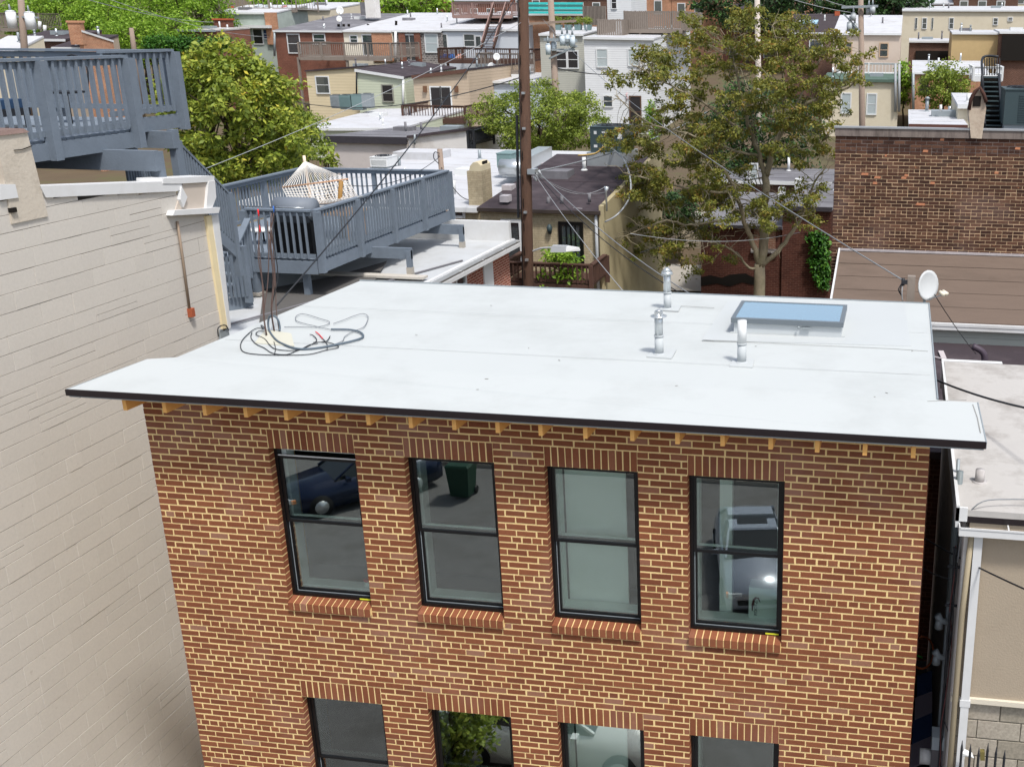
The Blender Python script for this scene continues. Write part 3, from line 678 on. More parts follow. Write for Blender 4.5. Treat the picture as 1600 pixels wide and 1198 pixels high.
# ============================================================ timber decks
BAL = {}
def railing(parent, p, q, zf, zt, m=M_BLUE, posts=None, bal=.127, low=0.08, post_w=.10, post_drop=.25, first=True, last=True, bw=.038, cap=True, joined=False):
    p, q = Vector(p), Vector(q); L = (q-p).length; d = (q-p)/L; ang = math.atan2(d.y, d.x)
    np_ = max(1, round(L/(posts or 1.7)))
    if cap: MB().beam((p.x, p.y, zt-.019), (q.x, q.y, zt-.019), .135, .036).build('top_rail', m, parent)
    MB().beam((p.x, p.y, zt-.085), (q.x, q.y, zt-.085), .036, .085).build('rail', m, parent)
    MB().beam((p.x, p.y, zf+low), (q.x, q.y, zf+low), .04, .075).build('bottom_rail', m, parent)
    h = zt-.05-(zf+low-.045); key = (round(h, 3), bw, m.name)
    if key not in BAL: BAL[key] = mesh_of(MB().box(-bw/2, bw/2, -bw/2, bw/2, 0, h), m, 'baluster')
    jb = MB(); side = Vector((-d.y, d.x, 0))*(-.035)
    n = int(L/bal)
    for i in range(1, n):
        x = p+d*(i*L/n)
        if min(abs(i*L/n-k*L/np_) for k in range(np_+1)) < post_w*.6+.01: continue
        if joined: jb.box(x.x-bw/2, x.x+bw/2, x.y-bw/2, x.y+bw/2, zf+low-.045, zt-.05)
        else: inst('baluster', BAL[key], (x.x+side.x, x.y+side.y, zf+low-.045), parent, (0, 0, ang))
    if joined and jb.v: jb.build('balusters', m, parent, kind='stuff')
    hp = zt-.04-(zf-post_drop); key = ('post', round(hp, 3), post_w, m.name)
    if key not in BAL: BAL[key] = mesh_of(MB().box(-post_w/2, post_w/2, -post_w/2, post_w/2, 0, hp), m, 'post')
    for k in range(np_+1):
        if (k == 0 and not first) or (k == np_ and not last): continue
        x = p+d*(k*L/np_)
        inst('post', BAL[key], (x.x+side.x*1.6, x.y+side.y*1.6, zf-post_drop), parent, (0, 0, ang))
def floorboards(parent, x0, x1, y0, y1, z, m=M_BLUE2, along='y', w_=.14, joined=False):
    if joined: return MB().box(x0, x1, y0, y1, z-.04, z).build('deck_floor', m, parent)
    n = int(((x1-x0) if along == 'y' else (y1-y0))/w_); me = None
    if along == 'y': me = mesh_of(MB().box(0, w_-.008, 0, y1-y0, -.03, 0), m, 'board')
    else: me = mesh_of(MB().box(0, x1-x0, 0, w_-.008, -.03, 0), m, 'board')
    for i in range(n): inst('board', me, (x0+i*w_, y0, z+random.uniform(-.002, .002)) if along == 'y' else (x0, y0+i*w_, z+random.uniform(-.002, .002)), parent)

ud = thing('roof_deck', 'blue grey timber roof deck standing on the tall stone rowhouse at upper left', 'deck', (-5.8, 4, 11.2), 'blue grey timber decks')
zf, zt = 11.86, 12.86
railing(ud, (-3.5, 1.2), (-3.5, 5.22), zf, zt, posts=1.63, low=.06, post_w=.13, post_drop=.25) if False else None
def R3(par, p, q, zf, zt, **k): railing(par, (p[0], p[1], 0), (q[0], q[1], 0), zf, zt, **k)
R3(ud, (-3.5, .35), (-3.5, 5.16), zf, zt, posts=1.6, post_w=.13, bal=.135)
R3(ud, (-4.0, 5.4), (-4.0, 6.92), zf+.1, zt+.05, posts=1.6, post_w=.13, bal=.14, first=False)
R3(ud, (-4.0, 6.92), (-8.2, 6.92), zf+.1, zt+.04, posts=2, bal=.14, first=False)
R3(ud, (-8.2, 6.92), (-8.2, .6), zf, zt+.02, posts=2, bal=.14)
floorboards(ud, -8.15, -3.53, .4, 5.3, zf, along='x'); floorboards(ud, -8.15, -4.03, 5.3, 6.9, zf+.02, along='x')
b_ = MB(); b_.box(-3.52, -3.47, .3, 5.2, zf-.24, zf-.03); b_.build('rim_joist', M_BLUE, ud)
MB().box(-4.02, -3.97, 5.2, 6.95, zf-.12, zf+.09).build('rim_joist', M_BLUE, ud)
for k in range(11): MB().box(-8.1, -3.53, .5+k*.45, .54+k*.45, zf-.22, zf-.035).build('joist', mat('brown joist', '6b4a2e', .85, .2, 5), ud)
MB().box(-3.60, -3.56, 5.08, 5.26, zf-.30, zf+.0).build('joist_end', M_BLUE, ud)
pA = at(247, 235, X=-2.72); MB().box(-6.4, -2.72, pA.y-.1, pA.y, pA.z-.27, pA.z).build('beam', M_BLUE, ud)
pB = at(273, 205, X=-3.6); MB().box(-7.0, -3.6, pB.y-.08, pB.y+.02, pB.z-.25, pB.z).build('beam', M_BLUE, ud)
MB().box(-2.86, -2.73, pA.y-.02, pA.y+.11, 11.0, pA.z-.02).build('support_post', M_BLUE, ud)
MB().box(-3.72, -3.61, pB.y-.02, pB.y+.10, 10.9, pB.z+.02).build('support_post', M_BLUE, ud)
MB().box(-6.3, -6.2, pA.y-.1, pA.y, 11.0, pA.z-.26).build('support_post', M_BLUE, ud)
# stair down from the upper deck
st = thing('deck_staircase', 'blue grey timber stair dropping from the roof deck towards the hammock deck', 'staircase', (-4.4, 8, 9))
s0, s1 = at(277, 222, X=-4.05), at(357, 303, X=-4.05)
for xo in (0, -1.0):
    o_ = Vector((xo, 0, 0)); MB().beam(s0+o_, s1+o_, .06, .035).build('handrail', M_BLUE, st); MB().beam(s0+o_-Vector((0, 0, 1.0)), s1+o_-Vector((0, 0, 1.0)), .05, .18).build('stringer', M_BLUE, st)
    for k in range(1, 18):
        x = s0.lerp(s1, k/18)+o_; MB().box(x.x-.019, x.x+.019, x.y-.019, x.y+.019, x.z-.85, x.z-.02).build('baluster', M_BLUE, st)
for k in range(10):
    x = s0.lerp(s1, (k+.5)/10); MB().box(x.x-1.0, x.x-.03, x.y-.12, x.y+.12, x.z-1.0, x.z-.96).build('tread', M_BLUE2, st)
for k in (0, 1): x = s0.lerp(s1, k); MB().box(x.x-.05, x.x+.05, x.y-.05, x.y+.05, x.z-1.4, x.z+.02).build('post', M_BLUE, st)

# things on the upper deck
ct = thing('covered_daybed', 'low daybed with a navy cushion and pale throw behind the upper deck balusters', 'daybed', (-5.6, 4.3, zf))
MB().box(-6.1, -5.1, 3.2, 5.1, zf+.28, zf+.40).build('cushion', mat('navy cushion', '27405c', .8, .15, 5, .2), ct)
MB().box(-6.15, -5.05, 3.15, 5.15, zf+.18, zf+.278).build('frame', M_WIRE, ct)
for x in (-6.1, -5.1):
    for y in (3.2, 5.1): MB().box(x-.02, x+.02, y-.02, y+.02, zf, zf+.18).build('leg', M_WIRE, ct)
MB().box(-5.9, -5.3, 3.7, 4.7, zf+.401, zf+.50).build('throw', mat('pale blue throw', 'b9c9d8', .9, .2, 12, .4), ct)
for i, (x, y) in enumerate(((-6.6, 5.9), (-6.9, 3.2), (-5.0, 5.8))):
    c_ = thing('garden_chair', ('thin black metal chair near the far corner of the upper deck', 'thin black metal chair beyond the daybed on the upper deck', 'thin black metal chair close to the set back railing of the upper deck')[i], 'chair', (x, y, zf), 'black chairs on the upper deck')
    zz = zf+.02
    MB().box(x-.22, x+.22, y-.22, y+.22, zz+.42, zz+.45).build('seat', M_WIRE, c_)
    for sx in (-1, 1):
        for sy in (-1, 1): MB().tube([(x+sx*.2, y+sy*.2, zz), (x+sx*.2, y+sy*.2, zz+.42)], .012, 5).build('leg', M_WIRE, c_)
    MB().tube(smooth([(x-.2, y+.22, zz+.42), (x-.22, y+.26, zz+.8), (x, y+.28, zz+.95), (x+.22, y+.26, zz+.8), (x+.2, y+.22, zz+.42)]), .014, 5).build('backrest', M_WIRE, c_)

# rear wing with white roof carrying the lower deck
ZL = 8.05
wg = thing('rear_wing', 'low rear wing with a white roof and red brick side wall below the hammock deck', 'house wing', (-6, 12, 0))
XR = -2.93
xw_ = [(5.2, 0), (18.1, 0)]
MB().box(-10.5, XR, 5.13, 18.15, 0, ZL-.25).build('wall', M_NBRICK, wg)
b_ = MB(); b_.hexa([(-10.6, 5.13, ZL-.18), (XR+.16, 5.13, ZL-.18), (XR+.16, 18.3, ZL-.28), (-10.6, 18.3, ZL-.28), (-10.6, 5.13, ZL), (XR+.16, 5.13, ZL), (XR+.16, 18.3, ZL-.1), (-10.6, 18.3, ZL-.1)])
wr = b_.build('roof', mat('pale roof coating', 'b4b7b9', .65, .06, 1, .15, 12, dirt='96958f', dirtamt=.5, dscale=.7), wg)
MB().beam((XR+.24, 5.2, ZL-.13), (XR+.24, 18.3, ZL-.22), .10, .10).build('gutter', M_WHITE, wr)
MB().beam((XR+.24, 5.2, ZL-.07), (XR+.24, 18.3, ZL-.163), .06, .012).build('gutter_shadow_line', mat('gutter gap shade', '4a4742', .9, .2, 9), wr)  # dark strip along the gutter, shade of the gap put into its colour
MB().beam((XR+.08, 5.2, ZL+.012), (XR+.08, 18.3, ZL-.088), .10, .02).build('roof_edge', M_WHITE, wr)
for k in range(9): y = 6+k*1.4; MB().beam((XR+.18, y, ZL-.06-.0075*(y-5)), (XR+.30, y, ZL-.07-.0075*(y-5)), .03, .012).build('gutter_strap', M_WHITE, wr)
MB().box(-8.3, XR+.1, 18.0, 18.14, ZL-.1, at(740, 345, Y=18).z).build('parapet', M_WHITE, wg)
def win_x(par, u0, v0, u1, v1, X, frame, pane, name='window'):
    a, b = at(u0, v0, X=X), at(u1, v1, X=X); y0, y1, z1, z0 = a.y, b.y, a.z, b.z; t = .07; fr = MB()
    fr.box(X, X+.05, y0, y0+t, z0, z1).box(X, X+.05, y1-t, y1, z0, z1).box(X, X+.05, y0+t, y1-t, z0, z0+t).box(X, X+.05, y0+t, y1-t, z1-t, z1).box(X, X+.04, y0+t, y1-t, (z0+z1)/2-.02, (z0+z1)/2+.02)
    f = fr.build(name, frame, par); MB().box(X+.004, X+.015, y0+t, y1-t, z0+t, z1-t).build('pane', pane, f); return f
win_x(wg, 708, 422, 729, 470, XR+.002, M_WHITE2, M_PANEG)
a, b = at(753, 400, X=XR), at(772, 470, X=XR)
bb = MB(); k = 8; zc = a.z; hw = (b.y-a.y)/2; ym = (a.y+b.y)/2
pp = [(a.y, b.z), (b.y, b.z)]+[(ym+hw*math.cos(math.pi*i/k), zc-.15+.2*math.sin(math.pi*i/k)) for i in range(k+1)]
bb.add([(XR+.03, y, z) for y, z in pp]+[(XR, y, z) for y, z in pp], [tuple(range(len(pp)))]+[(i, (i+1) % len(pp), len(pp)+(i+1) % len(pp), len(pp)+i) for i in range(len(pp))]); bb.build('boarded_window', M_WHITE2, wg)
MB().beam((-4.9, 8.35, ZL+.02), (-3.0, 15.2, ZL-.05), .04, .03).build('membrane_ridge', M_GREYROOF, wr)
MB().beam((-5.6, 13.0, ZL+.02), (-2.95, 13.0, ZL+.02), .25, .05).build('roof_step', mat('roof step', 'b7b2a9', .8, .1, 3), wr)

ld = thing('hammock_deck', 'lower blue grey timber deck with a hammock raised on posts over the white roof', 'deck', (-6, 14, ZL), 'blue grey timber decks')
zf2, zt2 = 8.80, 9.81
R3(ld, (-4.25, 11.0), (-4.25, 17.6), zf2, zt2, posts=1.65, post_w=.12, bal=.125)
R3(ld, (-5.72, 11.0), (-4.31, 11.0), zf2, zt2, posts=3, post_w=.12, bal=.13, last=False)
R3(ld, (-4.31, 17.55), (-8.1, 17.4), zf2, zt2, posts=1.9, bal=.13, first=False)
R3(ld, (-8.1, 17.4), (-8.1, 10.6), zf2, zt2, posts=1.7, bal=.125, first=False)
floorboards(ld, -8.1, -4.28, 11.05, 17.5, zf2, along='x', w_=.145)
MB().box(-4.27, -4.22, 10.95, 17.65, zf2-.26, zf2-.02).build('rim_joist', M_BLUE, ld); MB().box(-5.8, -4.28, 10.95, 11.0, zf2-.28, zf2-.02).build('rim_joist', M_BLUE, ld)
MB().box(-8.1, -4.28, 17.45, 17.5, zf2-.26, zf2-.03).build('rim_joist', M_BLUE, ld)
for k in range(12): MB().box(-8.05, -4.29, 11.4+k*.5, 11.44+k*.5, zf2-.22, zf2-.035).build('joist', M_BLUE2, ld)
for (uu, vv, yb) in ((644, 387, 13.25), (725, 351, 17.0)):
    e = at(uu, vv, Y=yb); MB().box(-8, e.x, yb-.09, yb, e.z-.24, e.z).build('beam', M_BLUE, ld)
    MB().box(e.x-.11, e.x, yb-.12, yb-.02, e.z-.42, e.z-.05).build('support_post', M_BLUE, ld)
    MB().box(e.x-.12, e.x+.01, yb-.13, yb-.01, ZL-.12, e.z-.421).build('concrete_pier', M_CONC, ld)
MB().box(-4.72, -4.60, 11.1, 11.22, ZL-.1, zf2-.26).build('support_post', M_BLUE, ld); MB().box(-5.75, -5.63, 10.96, 11.08, ZL-.05, zf2-.1).build('support_post', M_BLUE, ld)
MB().box(-5.80, -5.58, 10.9, 11.12, ZL-.02, ZL+.04).build('post_base', M_CONC, ld)
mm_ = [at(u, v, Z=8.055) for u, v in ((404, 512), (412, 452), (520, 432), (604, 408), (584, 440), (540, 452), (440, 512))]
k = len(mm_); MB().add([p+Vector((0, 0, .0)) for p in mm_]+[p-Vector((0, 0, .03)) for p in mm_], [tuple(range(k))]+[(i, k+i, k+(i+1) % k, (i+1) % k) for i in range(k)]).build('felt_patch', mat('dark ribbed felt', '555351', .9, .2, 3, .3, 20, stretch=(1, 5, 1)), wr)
# gate-like lower landing stair left of the deck
gs = thing('landing_stair', 'short blue grey stair with balusters between the party wall and the hammock deck', 'staircase', (-5.9, 10, ZL))
P1 = [at(u, v, Y=9.9) for u, v in ((352, 392), (377, 383))]
yy = 9.9
def stair_rail(par, a, b, zb_, n, mm=M_BLUE):
    MB().beam(a, b, .12, .035).build('handrail', mm, par)
    for k in range(n+1):
        x = a.lerp(b, k/n); MB().box(x.x-.019, x.x+.019, x.y-.019, x.y+.019, zb_(x) if callable(zb_) else zb_, x.z-.02).build('baluster', mm, par)
stair_rail(gs, at(346, 396, Y=9.7), at(376, 384, Y=9.9), 8.28, 5)
MB().beam(at(350, 482, Y=9.7), at(392, 466, Y=10.1), .05, .28).build('stringer', M_BLUE, gs); MB().beam(at(350, 430, Y=9.72), at(385, 430, Y=9.95), .04, .05).build('rail', M_BLUE, gs)
stair_rail(gs, at(370, 380, Y=10.0), at(387, 342, Y=10.6), lambda x: x.z-1.05, 4)
q_ = at(378, 384, Y=9.95); MB().box(q_.x-.06, q_.x+.06, 9.9, 10.0, ZL+.1, q_.z).build('post', M_BLUE, gs)
q_ = at(358, 330, Y=10.6); MB().box(q_.x-.06, q_.x+.06, 10.55, 10.67, ZL, 9.9).build('post', M_BLUE, gs)
for k in range(4): MB().box(-6.9, -5.85, 10.1+k*.26, 10.34+k*.26, ZL+.16*(k+1)-.03, ZL+.16*(k+1)).build('tread', M_BLUE2, gs)

# hammock and stand, table, grill
hm = thing('hammock', 'white rope hammock with wooden spreader bars hung on the lower deck', 'hammock', (-5.9, 14.5, zf2))
M_ROPE = mat('white cotton rope', 'e6e2da', .9, .05, 5, .1)
ap = at(476, 252, Y=14.6); la, lb = at(441, 293, Y=14.0), at(544, 280, Y=13.9); fa, fb = at(462, 312, Y=12.9), at(566, 303, Y=12.8)
cords = MB()
for k in range(25): cords.tube([ap, la.lerp(lb, k/24)], .0055, 3, caps=False)
cords.build('cords', M_ROPE, hm, kind='stuff')
MB().tube([la, lb], .02, 6).build('spreader_bar', mat('varnished wood', 'b08a6c', .5, .15, 8, 0), hm)
bed = MB(); nu, nv = 22, 14
def bp(i, j):
    p = la.lerp(lb, i/nu); q = fa.lerp(fb, i/nu); x = p.lerp(q, j/nv); s_ = math.sin(math.pi*min(1, (j/nv)*.9)); return x-Vector((0, 0, .16*s_+.10*math.sin(math.pi*i/nu)*s_))
for j in range(nv+1): bed.tube([bp(i, j) for i in range(0, nu+1, 2)], .010, 3, caps=False)
for i in range(nu+1): bed.tube([bp(i, j) for j in range(0, nv+1, 2)], .010, 3, caps=False)
bed.build('net', M_ROPE, hm, kind='stuff')
MB().tube([ap+Vector((-.02, .03, .12)), ap, at(483, 296, Y=14.5), Vector((ap.x+.1, 14.5, zf2))], .035, 7).build('stand', mat('pale stand', 'e0c9b2', .6, .1, 5, 0), hm)
MB().tube([at(533, 283, Y=13.4), at(531, 312, Y=13.4), Vector((at(531, 312, Y=13.4).x, 13.4, zf2))], .05, 6).build('stand_post', mat('amber post', '94703c', .6, .2, 5, 0), hm)
tb = thing('wooden_table', 'low honey coloured wooden table seen through the hammock deck balusters', 'table', (-5.2, 13.6, zf2))
for k in range(6): MB().box(-6.0, -4.6, 13.0+k*.16, 13.14+k*.16, zf2+.55, zf2+.59).build('plank', mat('honey wood', 'c39660', .6, .15, 6, .1), tb)
for x in (-5.9, -4.75):
    for y in (13.1, 13.8): MB().box(x, x+.08, y, y+.08, zf2, zf2+.549).build('leg', mat('honey wood', 'c39660'), tb)
gr = thing('barbecue_grill', 'black barbecue grill with closed lid just inside the hammock deck corner', 'grill', (-4.85, 11.5, zf2))
MB().box(-5.35, -4.5, 11.25, 11.75, zf2+.05, zf2+.7).build('cabinet', M_BLACK, gr); MB().box(-5.3, -4.55, 11.22, 11.78, zf2+.701, zf2+.95).build('body', mat('charcoal enamel', '2a2f36', .4, .1, 5, 0), gr)
lid = MB(); lid.tube([(-5.32, 11.5, zf2+.93), (-4.53, 11.5, zf2+.93)], .24, 14); lid.build('lid', mat('grey grill cover', '6f767f', .6, .1, 5, .1), gr)
MB().tube([(-5.2, 11.24, zf2+1.0), (-4.6, 11.24, zf2+1.0)], .012, 6).build('handle', M_METAL, gr)
for x in (-5.3, -4.55): MB().box(x-.02, x+.02, 11.3, 11.7, zf2, zf2+.05).build('leg', M_WIRE, gr)
tw = thing('white_stool', 'round white stool top behind the front balusters of the hammock deck', 'stool', tuple(at(410, 358, Y=12.5)-Vector((0, 0, .5))))
c_ = at(410, 358, Y=12.5); MB().cyl((c_.x, c_.y, c_.z-.03), .28, .05, 20).build('seat', M_WHITE2, tw)
for k in range(3): t = k*2.1; MB().tube([(c_.x+.15*math.cos(t), c_.y+.15*math.sin(t), c_.z-.03), (c_.x+.22*math.cos(t), c_.y+.22*math.sin(t), zf2)], .02, 6).build('leg', M_WIRE, tw)

# ============================================================ right side: tan house across the side gap, dark rear roofs, old brick building
th = thing('tan_rowhouse', 'tan stucco rowhouse with weathered white roof at the right edge beyond the narrow gap', 'house', (10, 2, 0))
XT = 7.90
ZG = 9.10
MB().box(XT+.03, 13, 0.0, 4.4, 7.30, ZG).build('stucco_wall', M_TAN, th)
MB().box(XT+.05, 13, 0.04, 4.4, 0, 7.28).build('block_base', mat('block mortar', '8f897c', .95, .15, 4, .3), th)
MB().box(XT-.02, 13, -.035, .05, 7.27, 7.32).build('ledge', mat('cream trim', 'cbc3b2', .7, .06, 3), th)
bl = []
z = 7.26
while z > 2.5:
    h = .19; y = XT+.05+(.2 if int(z*10) % 2 else 0.0); x = XT+.05
    off = .2 if round((7.26-z)/.2) % 2 else .4
    e = x+off
    while x < 12.9:
        bl.append((x, e-.008, .02+random.uniform(0, .006), .05, z-h, z-.007, 'y')); x = e; e = min(x+.4, 12.95)
    z -= .2
lay(bl, brick_tone('grey concrete block', [(0, lin('8f887a')), (1, lin('aaa294'))], .95), th, 'block', 'block_field', 300)
sidew = mat('pale side cladding', 'dcd8d3', .8, .08, 2, .1, dirt='8d877f', dirtamt=.4)
MB().box(XT-.01, XT+.028, .0, 1.15, 4.2, ZG-.08).build('side_cladding', sidew, th)
MB().box(XT-.03, XT+.03, 1.16, 4.35, 0, ZG-.12).build('side_wall', mat('sooty brick', 'a3968a', .95, .3, 8, .6, 25), th)
MB().box(XT-.0, XT+.028, .0, 1.15, 0, 4.19).build('side_footing', mat('sooty brick', 'a3968a'), th)
rfp = [at(1494, 786, Y=-.06), at(1640, 790, Y=-.06)]
z0r = ZG+.12
b_ = MB(); b_.hexa([(XT-.07, -.02, z0r-.06), (13, -.02, z0r-.06), (13, 4.35, z0r-.06), (XT-.07, 4.35, z0r-.06), (XT-.07, -.02, z0r), (13, -.02, z0r), (13, 4.35, z0r+.06), (XT-.07, 4.35, z0r+.06)])
tr = b_.build('roof', M_WROOFOLD, th)
MB().box(XT-.10, XT-.071, -.05, 4.4, z0r-.16, z0r+.05).box(XT-.10, XT-.0, -.05, -.021, z0r-.10, z0r+.03).build('rake_board', M_WHITE, tr)
MB().box(XT-.0, 13, -.02, .0, ZG-.0, z0r-.061).build('fascia', M_FASCIA, tr)
gt = MB(); gt.box(XT-.06, 13, -.14, -.022, ZG-.075, ZG-.065).box(XT-.06, 13, -.15, -.14, ZG-.075, ZG+.005).box(XT-.07, XT-.06, -.15, -.022, ZG-.075, ZG+.005).box(XT-.06, 13, -.156, -.15, ZG-.008, ZG+.008)
gt.build('gutter', M_WHITE, tr)
for k in range(3): MB().box(8.25+k*.9, 8.262+k*.9, -.14, -.02, ZG-.01, ZG-.0).build('gutter_strap', M_WHITE, tr)
MB().cyl((8.04, .62, z0r-.0), .045, .13, 10).cyl((8.04, .62, z0r-.01), .07, .03, 10).build('vent_pipe', mat('sooty white pipe', 'a9a5a3', .7, .3, 20, .2), tr)
MB().tube([(XT+.05, -.06, ZG-.07), (XT+.02, -.05, 8.2), (XT+.02, -.05, 4.0)], .028, 8).build('corner_pipe', mat('tan pipe', '9c9078', .7, .1, 5), th)
MB().box(XT+.07, XT+.145, -.085, -.03, 3.0, ZG-.072).box(XT+.06, XT+.155, -.09, -.03, 7.26, 7.33).build('downspout', M_WHITE, th)
cn = thing('service_conduit', 'vertical grey electrical conduit with black cable bundle on the side of the tan house', 'conduit', (XT-.06, .4, 4))
MB().tube([(XT-.05, .55, 9.35), (XT-.05, .55, 8.0)], .032, 8).build('mast', mat('dull grey pipe', '70787a', .5, .1, 4, 0), cn)
MB().tube([(XT-.06, .72, 9.4), (XT-.055, .72, 6.8), (XT-.055, .72, 5.2)], .018, 7).build('conduit', M_GMETAL, cn)
for k in range(5):
    pts = []; zz = 8.75
    while zz > 4.6: pts.append((XT-.06+random.uniform(-.02, .03), .22+random.uniform(-.06, .05), zz)); zz -= .32
    MB().tube(smooth(pts, 3), random.choice((.006, .008, .01)), 5).build('cable', M_WIRE if k != 2 else mat('reddish cable', '5a3333', .6, .1, 5, 0), cn)
MB().tube(smooth([(XT-.04, .15, 8.62), (XT-.02, .05, 9.0), (XT+.08, -.02, 9.28), (8.3, .1, 9.30), (9.4, .2, 9.30)]), .006, 5).build('cable', M_WIREG, cn)
MB().tube(smooth([(XT-.05, .2, 6.9), (XT+.03, .1, 6.7), (XT+.05, .05, 6.4), (XT-.02, .15, 6.2)]), .006, 5).build('cable', M_WIRE, cn)
for z_, dx in ((8.55, 0), (8.15, 0)):
    MB().box(XT-.12, XT+.05, .18, .20, z_, z_+.012).box(XT-.12, XT+.0, .24, .26, z_-.04, z_-.028).build('clamp', M_WIRE, cn)
for (z_, nm) in ((7.75, 'weatherhead'), (7.35, 'meter_base')):
    MB().tube([(XT-.16, .6, z_+.06), (XT-.12, .6, z_), (XT-.05, .6, z_-.01)], [.04, .035, .03], 8).cyl((XT-.14, .6, z_-.08), .045, .09, 10, .03).build(nm, M_GMETAL, cn)
MB().box(XT-.13, XT-.01, .48, .66, 5.9, 6.35).build('meter_box', mat('grey meter box', '6c6a6e', .5, .08, 4, 0), cn); MB().box(XT-.13, XT-.01, .48, .66, 6.351, 6.5).build('box_cover', mat('pale box cover', 'aeb9c0', .5, .08, 4, 0), cn)
MB().tube([(XT-.24, .57, 6.2), (XT-.131, .57, 6.2)], .08, 12).build('meter', M_WHITE2, cn)
# clutter deep in the gap
uz = thing('striped_parasol', 'blue and white striped cloth stored deep in the dark side gap', 'parasol', (7.75, 1.5, 5))
for k in range(4):
    MB().hexa([(7.60+.02*k, 1.2+.28*k, 5.55+.12*k), (7.83, 1.2+.28*k, 5.7+.1*k), (7.83, 1.47+.28*k, 5.8+.1*k), (7.60+.02*k, 1.47+.28*k, 5.65+.12*k), (7.60+.02*k, 1.2+.28*k, 5.57+.12*k), (7.83, 1.2+.28*k, 5.72+.1*k), (7.83, 1.47+.28*k, 5.82+.1*k), (7.60+.02*k, 1.47+.28*k, 5.67+.12*k)]).build('stripe', mat('striped cloth white', '7c7480', .9, .1, 5) if k % 2 == 0 else mat('striped cloth blue', '26395c', .9, .1, 5), uz)
hp = thing('orange_hoop', 'orange plastic hoop with a green clip in the dark side gap', 'hoop', (7.72, 2.3, 6.0))
MB().tube([(7.70+.13*math.cos(t*math.pi/8), 2.3+.35*math.sin(t*math.pi/8), 6.35+.03*math.cos(t*math.pi/8)) for t in range(17)], .012, 6).build('ring', mat('orange plastic', 'a8552a', .5, .1, 5, 0), hp)
MB().tube([(7.60, 2.2, 6.38), (7.70, 2.15, 6.37)], .012, 6).build('clip', mat('green plastic', '2f9a35', .5, .1, 5, 0), hp)
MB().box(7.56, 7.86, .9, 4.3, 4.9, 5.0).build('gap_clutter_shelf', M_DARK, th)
fn = thing('iron_fence', 'black spiked iron fence tips in front of the tan house block base', 'fence', (8.3, -.3, 0))
for k in range(6):
    x = at(1501+k*13.5, 1190, Y=-.35).x; zt_ = at(1500, 1160+ (k % 3)*4, Y=-.35).z
    MB().tube([(x, -.35, 4.8), (x, -.35, zt_-.05), (x, -.35, zt_+.03)], [.012, .012, .002], 5).build('picket', M_WIRE, fn)
MB().beam((8.0, -.35, 5.55), (9.6, -.35, 5.55), .03, .03).beam((7.98, -.35, 5.72), (8.15, -.34, 5.55), .05, .03).build('rail', M_WIRE, fn)
MB().beam(at(1535, 1185, Y=-.33), at(1535, 1172, Y=-.33), .04, .05).build('mossy_post', mat('mossy wood', '6b6238', .9, .2, 6), fn)
lt = thing('paper_scrap', 'crumpled white paper caught at the block base above the iron fence', 'litter', tuple(at(1512, 1178, Y=-.2)))
q_ = at(1512, 1176, Y=-.2); MB().hexa([q_+Vector(p) for p in ((-.06, -.02, -.02), (.06, -.01, -.04), (.05, .03, -.03), (-.05, .03, 0), (-.05, -.02, .01), (.03, -.02, -.02), (.04, .02, .0), (-.03, .02, .03))]).build('paper', M_WHITE2, lt)

# dark roofs and lean-to behind
dr = thing('dark_roofed_extension', 'low extension with plum black tar roof and elbow vent below the lean-to gutter', 'extension', (9.5, 7, 0))
b_ = MB(); b_.hexa([(6.0, 4.5, 7.9), (14, 4.5, 7.9), (14, 9.95, 7.85), (6.0, 9.95, 7.85), (6.0, 4.5, 8.0), (14, 4.5, 8.0), (14, 9.95, 7.97), (6.0, 9.95, 7.97)])
MB().box(7.75, 14, 4.6, 9.9, 0, 7.89).build('wall', M_DKWALL, dr)
r_ = b_.build('roof', M_BLKROOF, dr)
el = at(1537, 572, Z=8.0); MB().tube(smooth([el-Vector((0, 0, .05)), el+Vector((0, 0, .16)), el+Vector((-.06, 0, .26)), el+Vector((-.2, 0, .33))]), .055, 9).build('elbow_vent', mat('plum metal pipe', '453c46', .5, .1, 5, 0), r_)
MB().cyl((el.x, el.y, 7.98), .16, .06, 10, .07).build('vent_boot', M_GREYROOF, r_)
MB().box(XT-.1, 8.55, 4.41, 4.5, 8.9, 9.27).build('white_curb', M_WHITE, th)
s_ = MB(); q1 = [rp_ for rp_ in (at(1455, 556, Z=8.01), at(1480, 562, Z=8.01), at(1470, 548, Z=8.01), at(1475, 560, Z=8.01))]
s_.beam(q1[0], q1[1], .03, .01).beam(q1[2], q1[3], .09, .01); s_.build('pale_sealant_patch', mat('sealant smear', 'b4adae', .8, .1, 5), r_)
ln_ = thing('lean_to', 'lean-to with a brown roll roofing slope and white gutter against the old brick building', 'lean-to', (9, 11.5, 0))
YB = 13.0
e0, e1 = at(1290, 501, Y=10.0), at(1660, 510, Y=10.0); t0 = at(1313, 392, Y=YB-.05); t1 = at(1660, 392, Y=YB-.05)
xl = t0.x
b_ = MB(); b_.hexa([(xl, 10.0, e1.z-.08), (14, 10.0, e1.z-.08), (14, YB-.02, t0.z-.08), (xl, YB-.02, t0.z-.08), (xl, 10.0, e1.z), (14, 10.0, e1.z), (14, YB-.02, t0.z), (xl, YB-.02, t0.z)])
lr = b_.build('roof', M_BROWNROLL, ln_)
for k in range(1, 5):
    f = k/5; MB().beam((xl, 10+f*(YB-10.05), e1.z+(t0.z-e1.z)*f+.001), (14, 10+f*(YB-10.05), e1.z+(t0.z-e1.z)*f+.001), .03, .003).build('lap_seam', M_BROWNROLL, lr)
MB().beam((xl-.02, 10.0, e1.z+.0), (xl-.02, YB-.03, t0.z+.0), .035, .12).build('rake_trim', M_WHITE, lr)
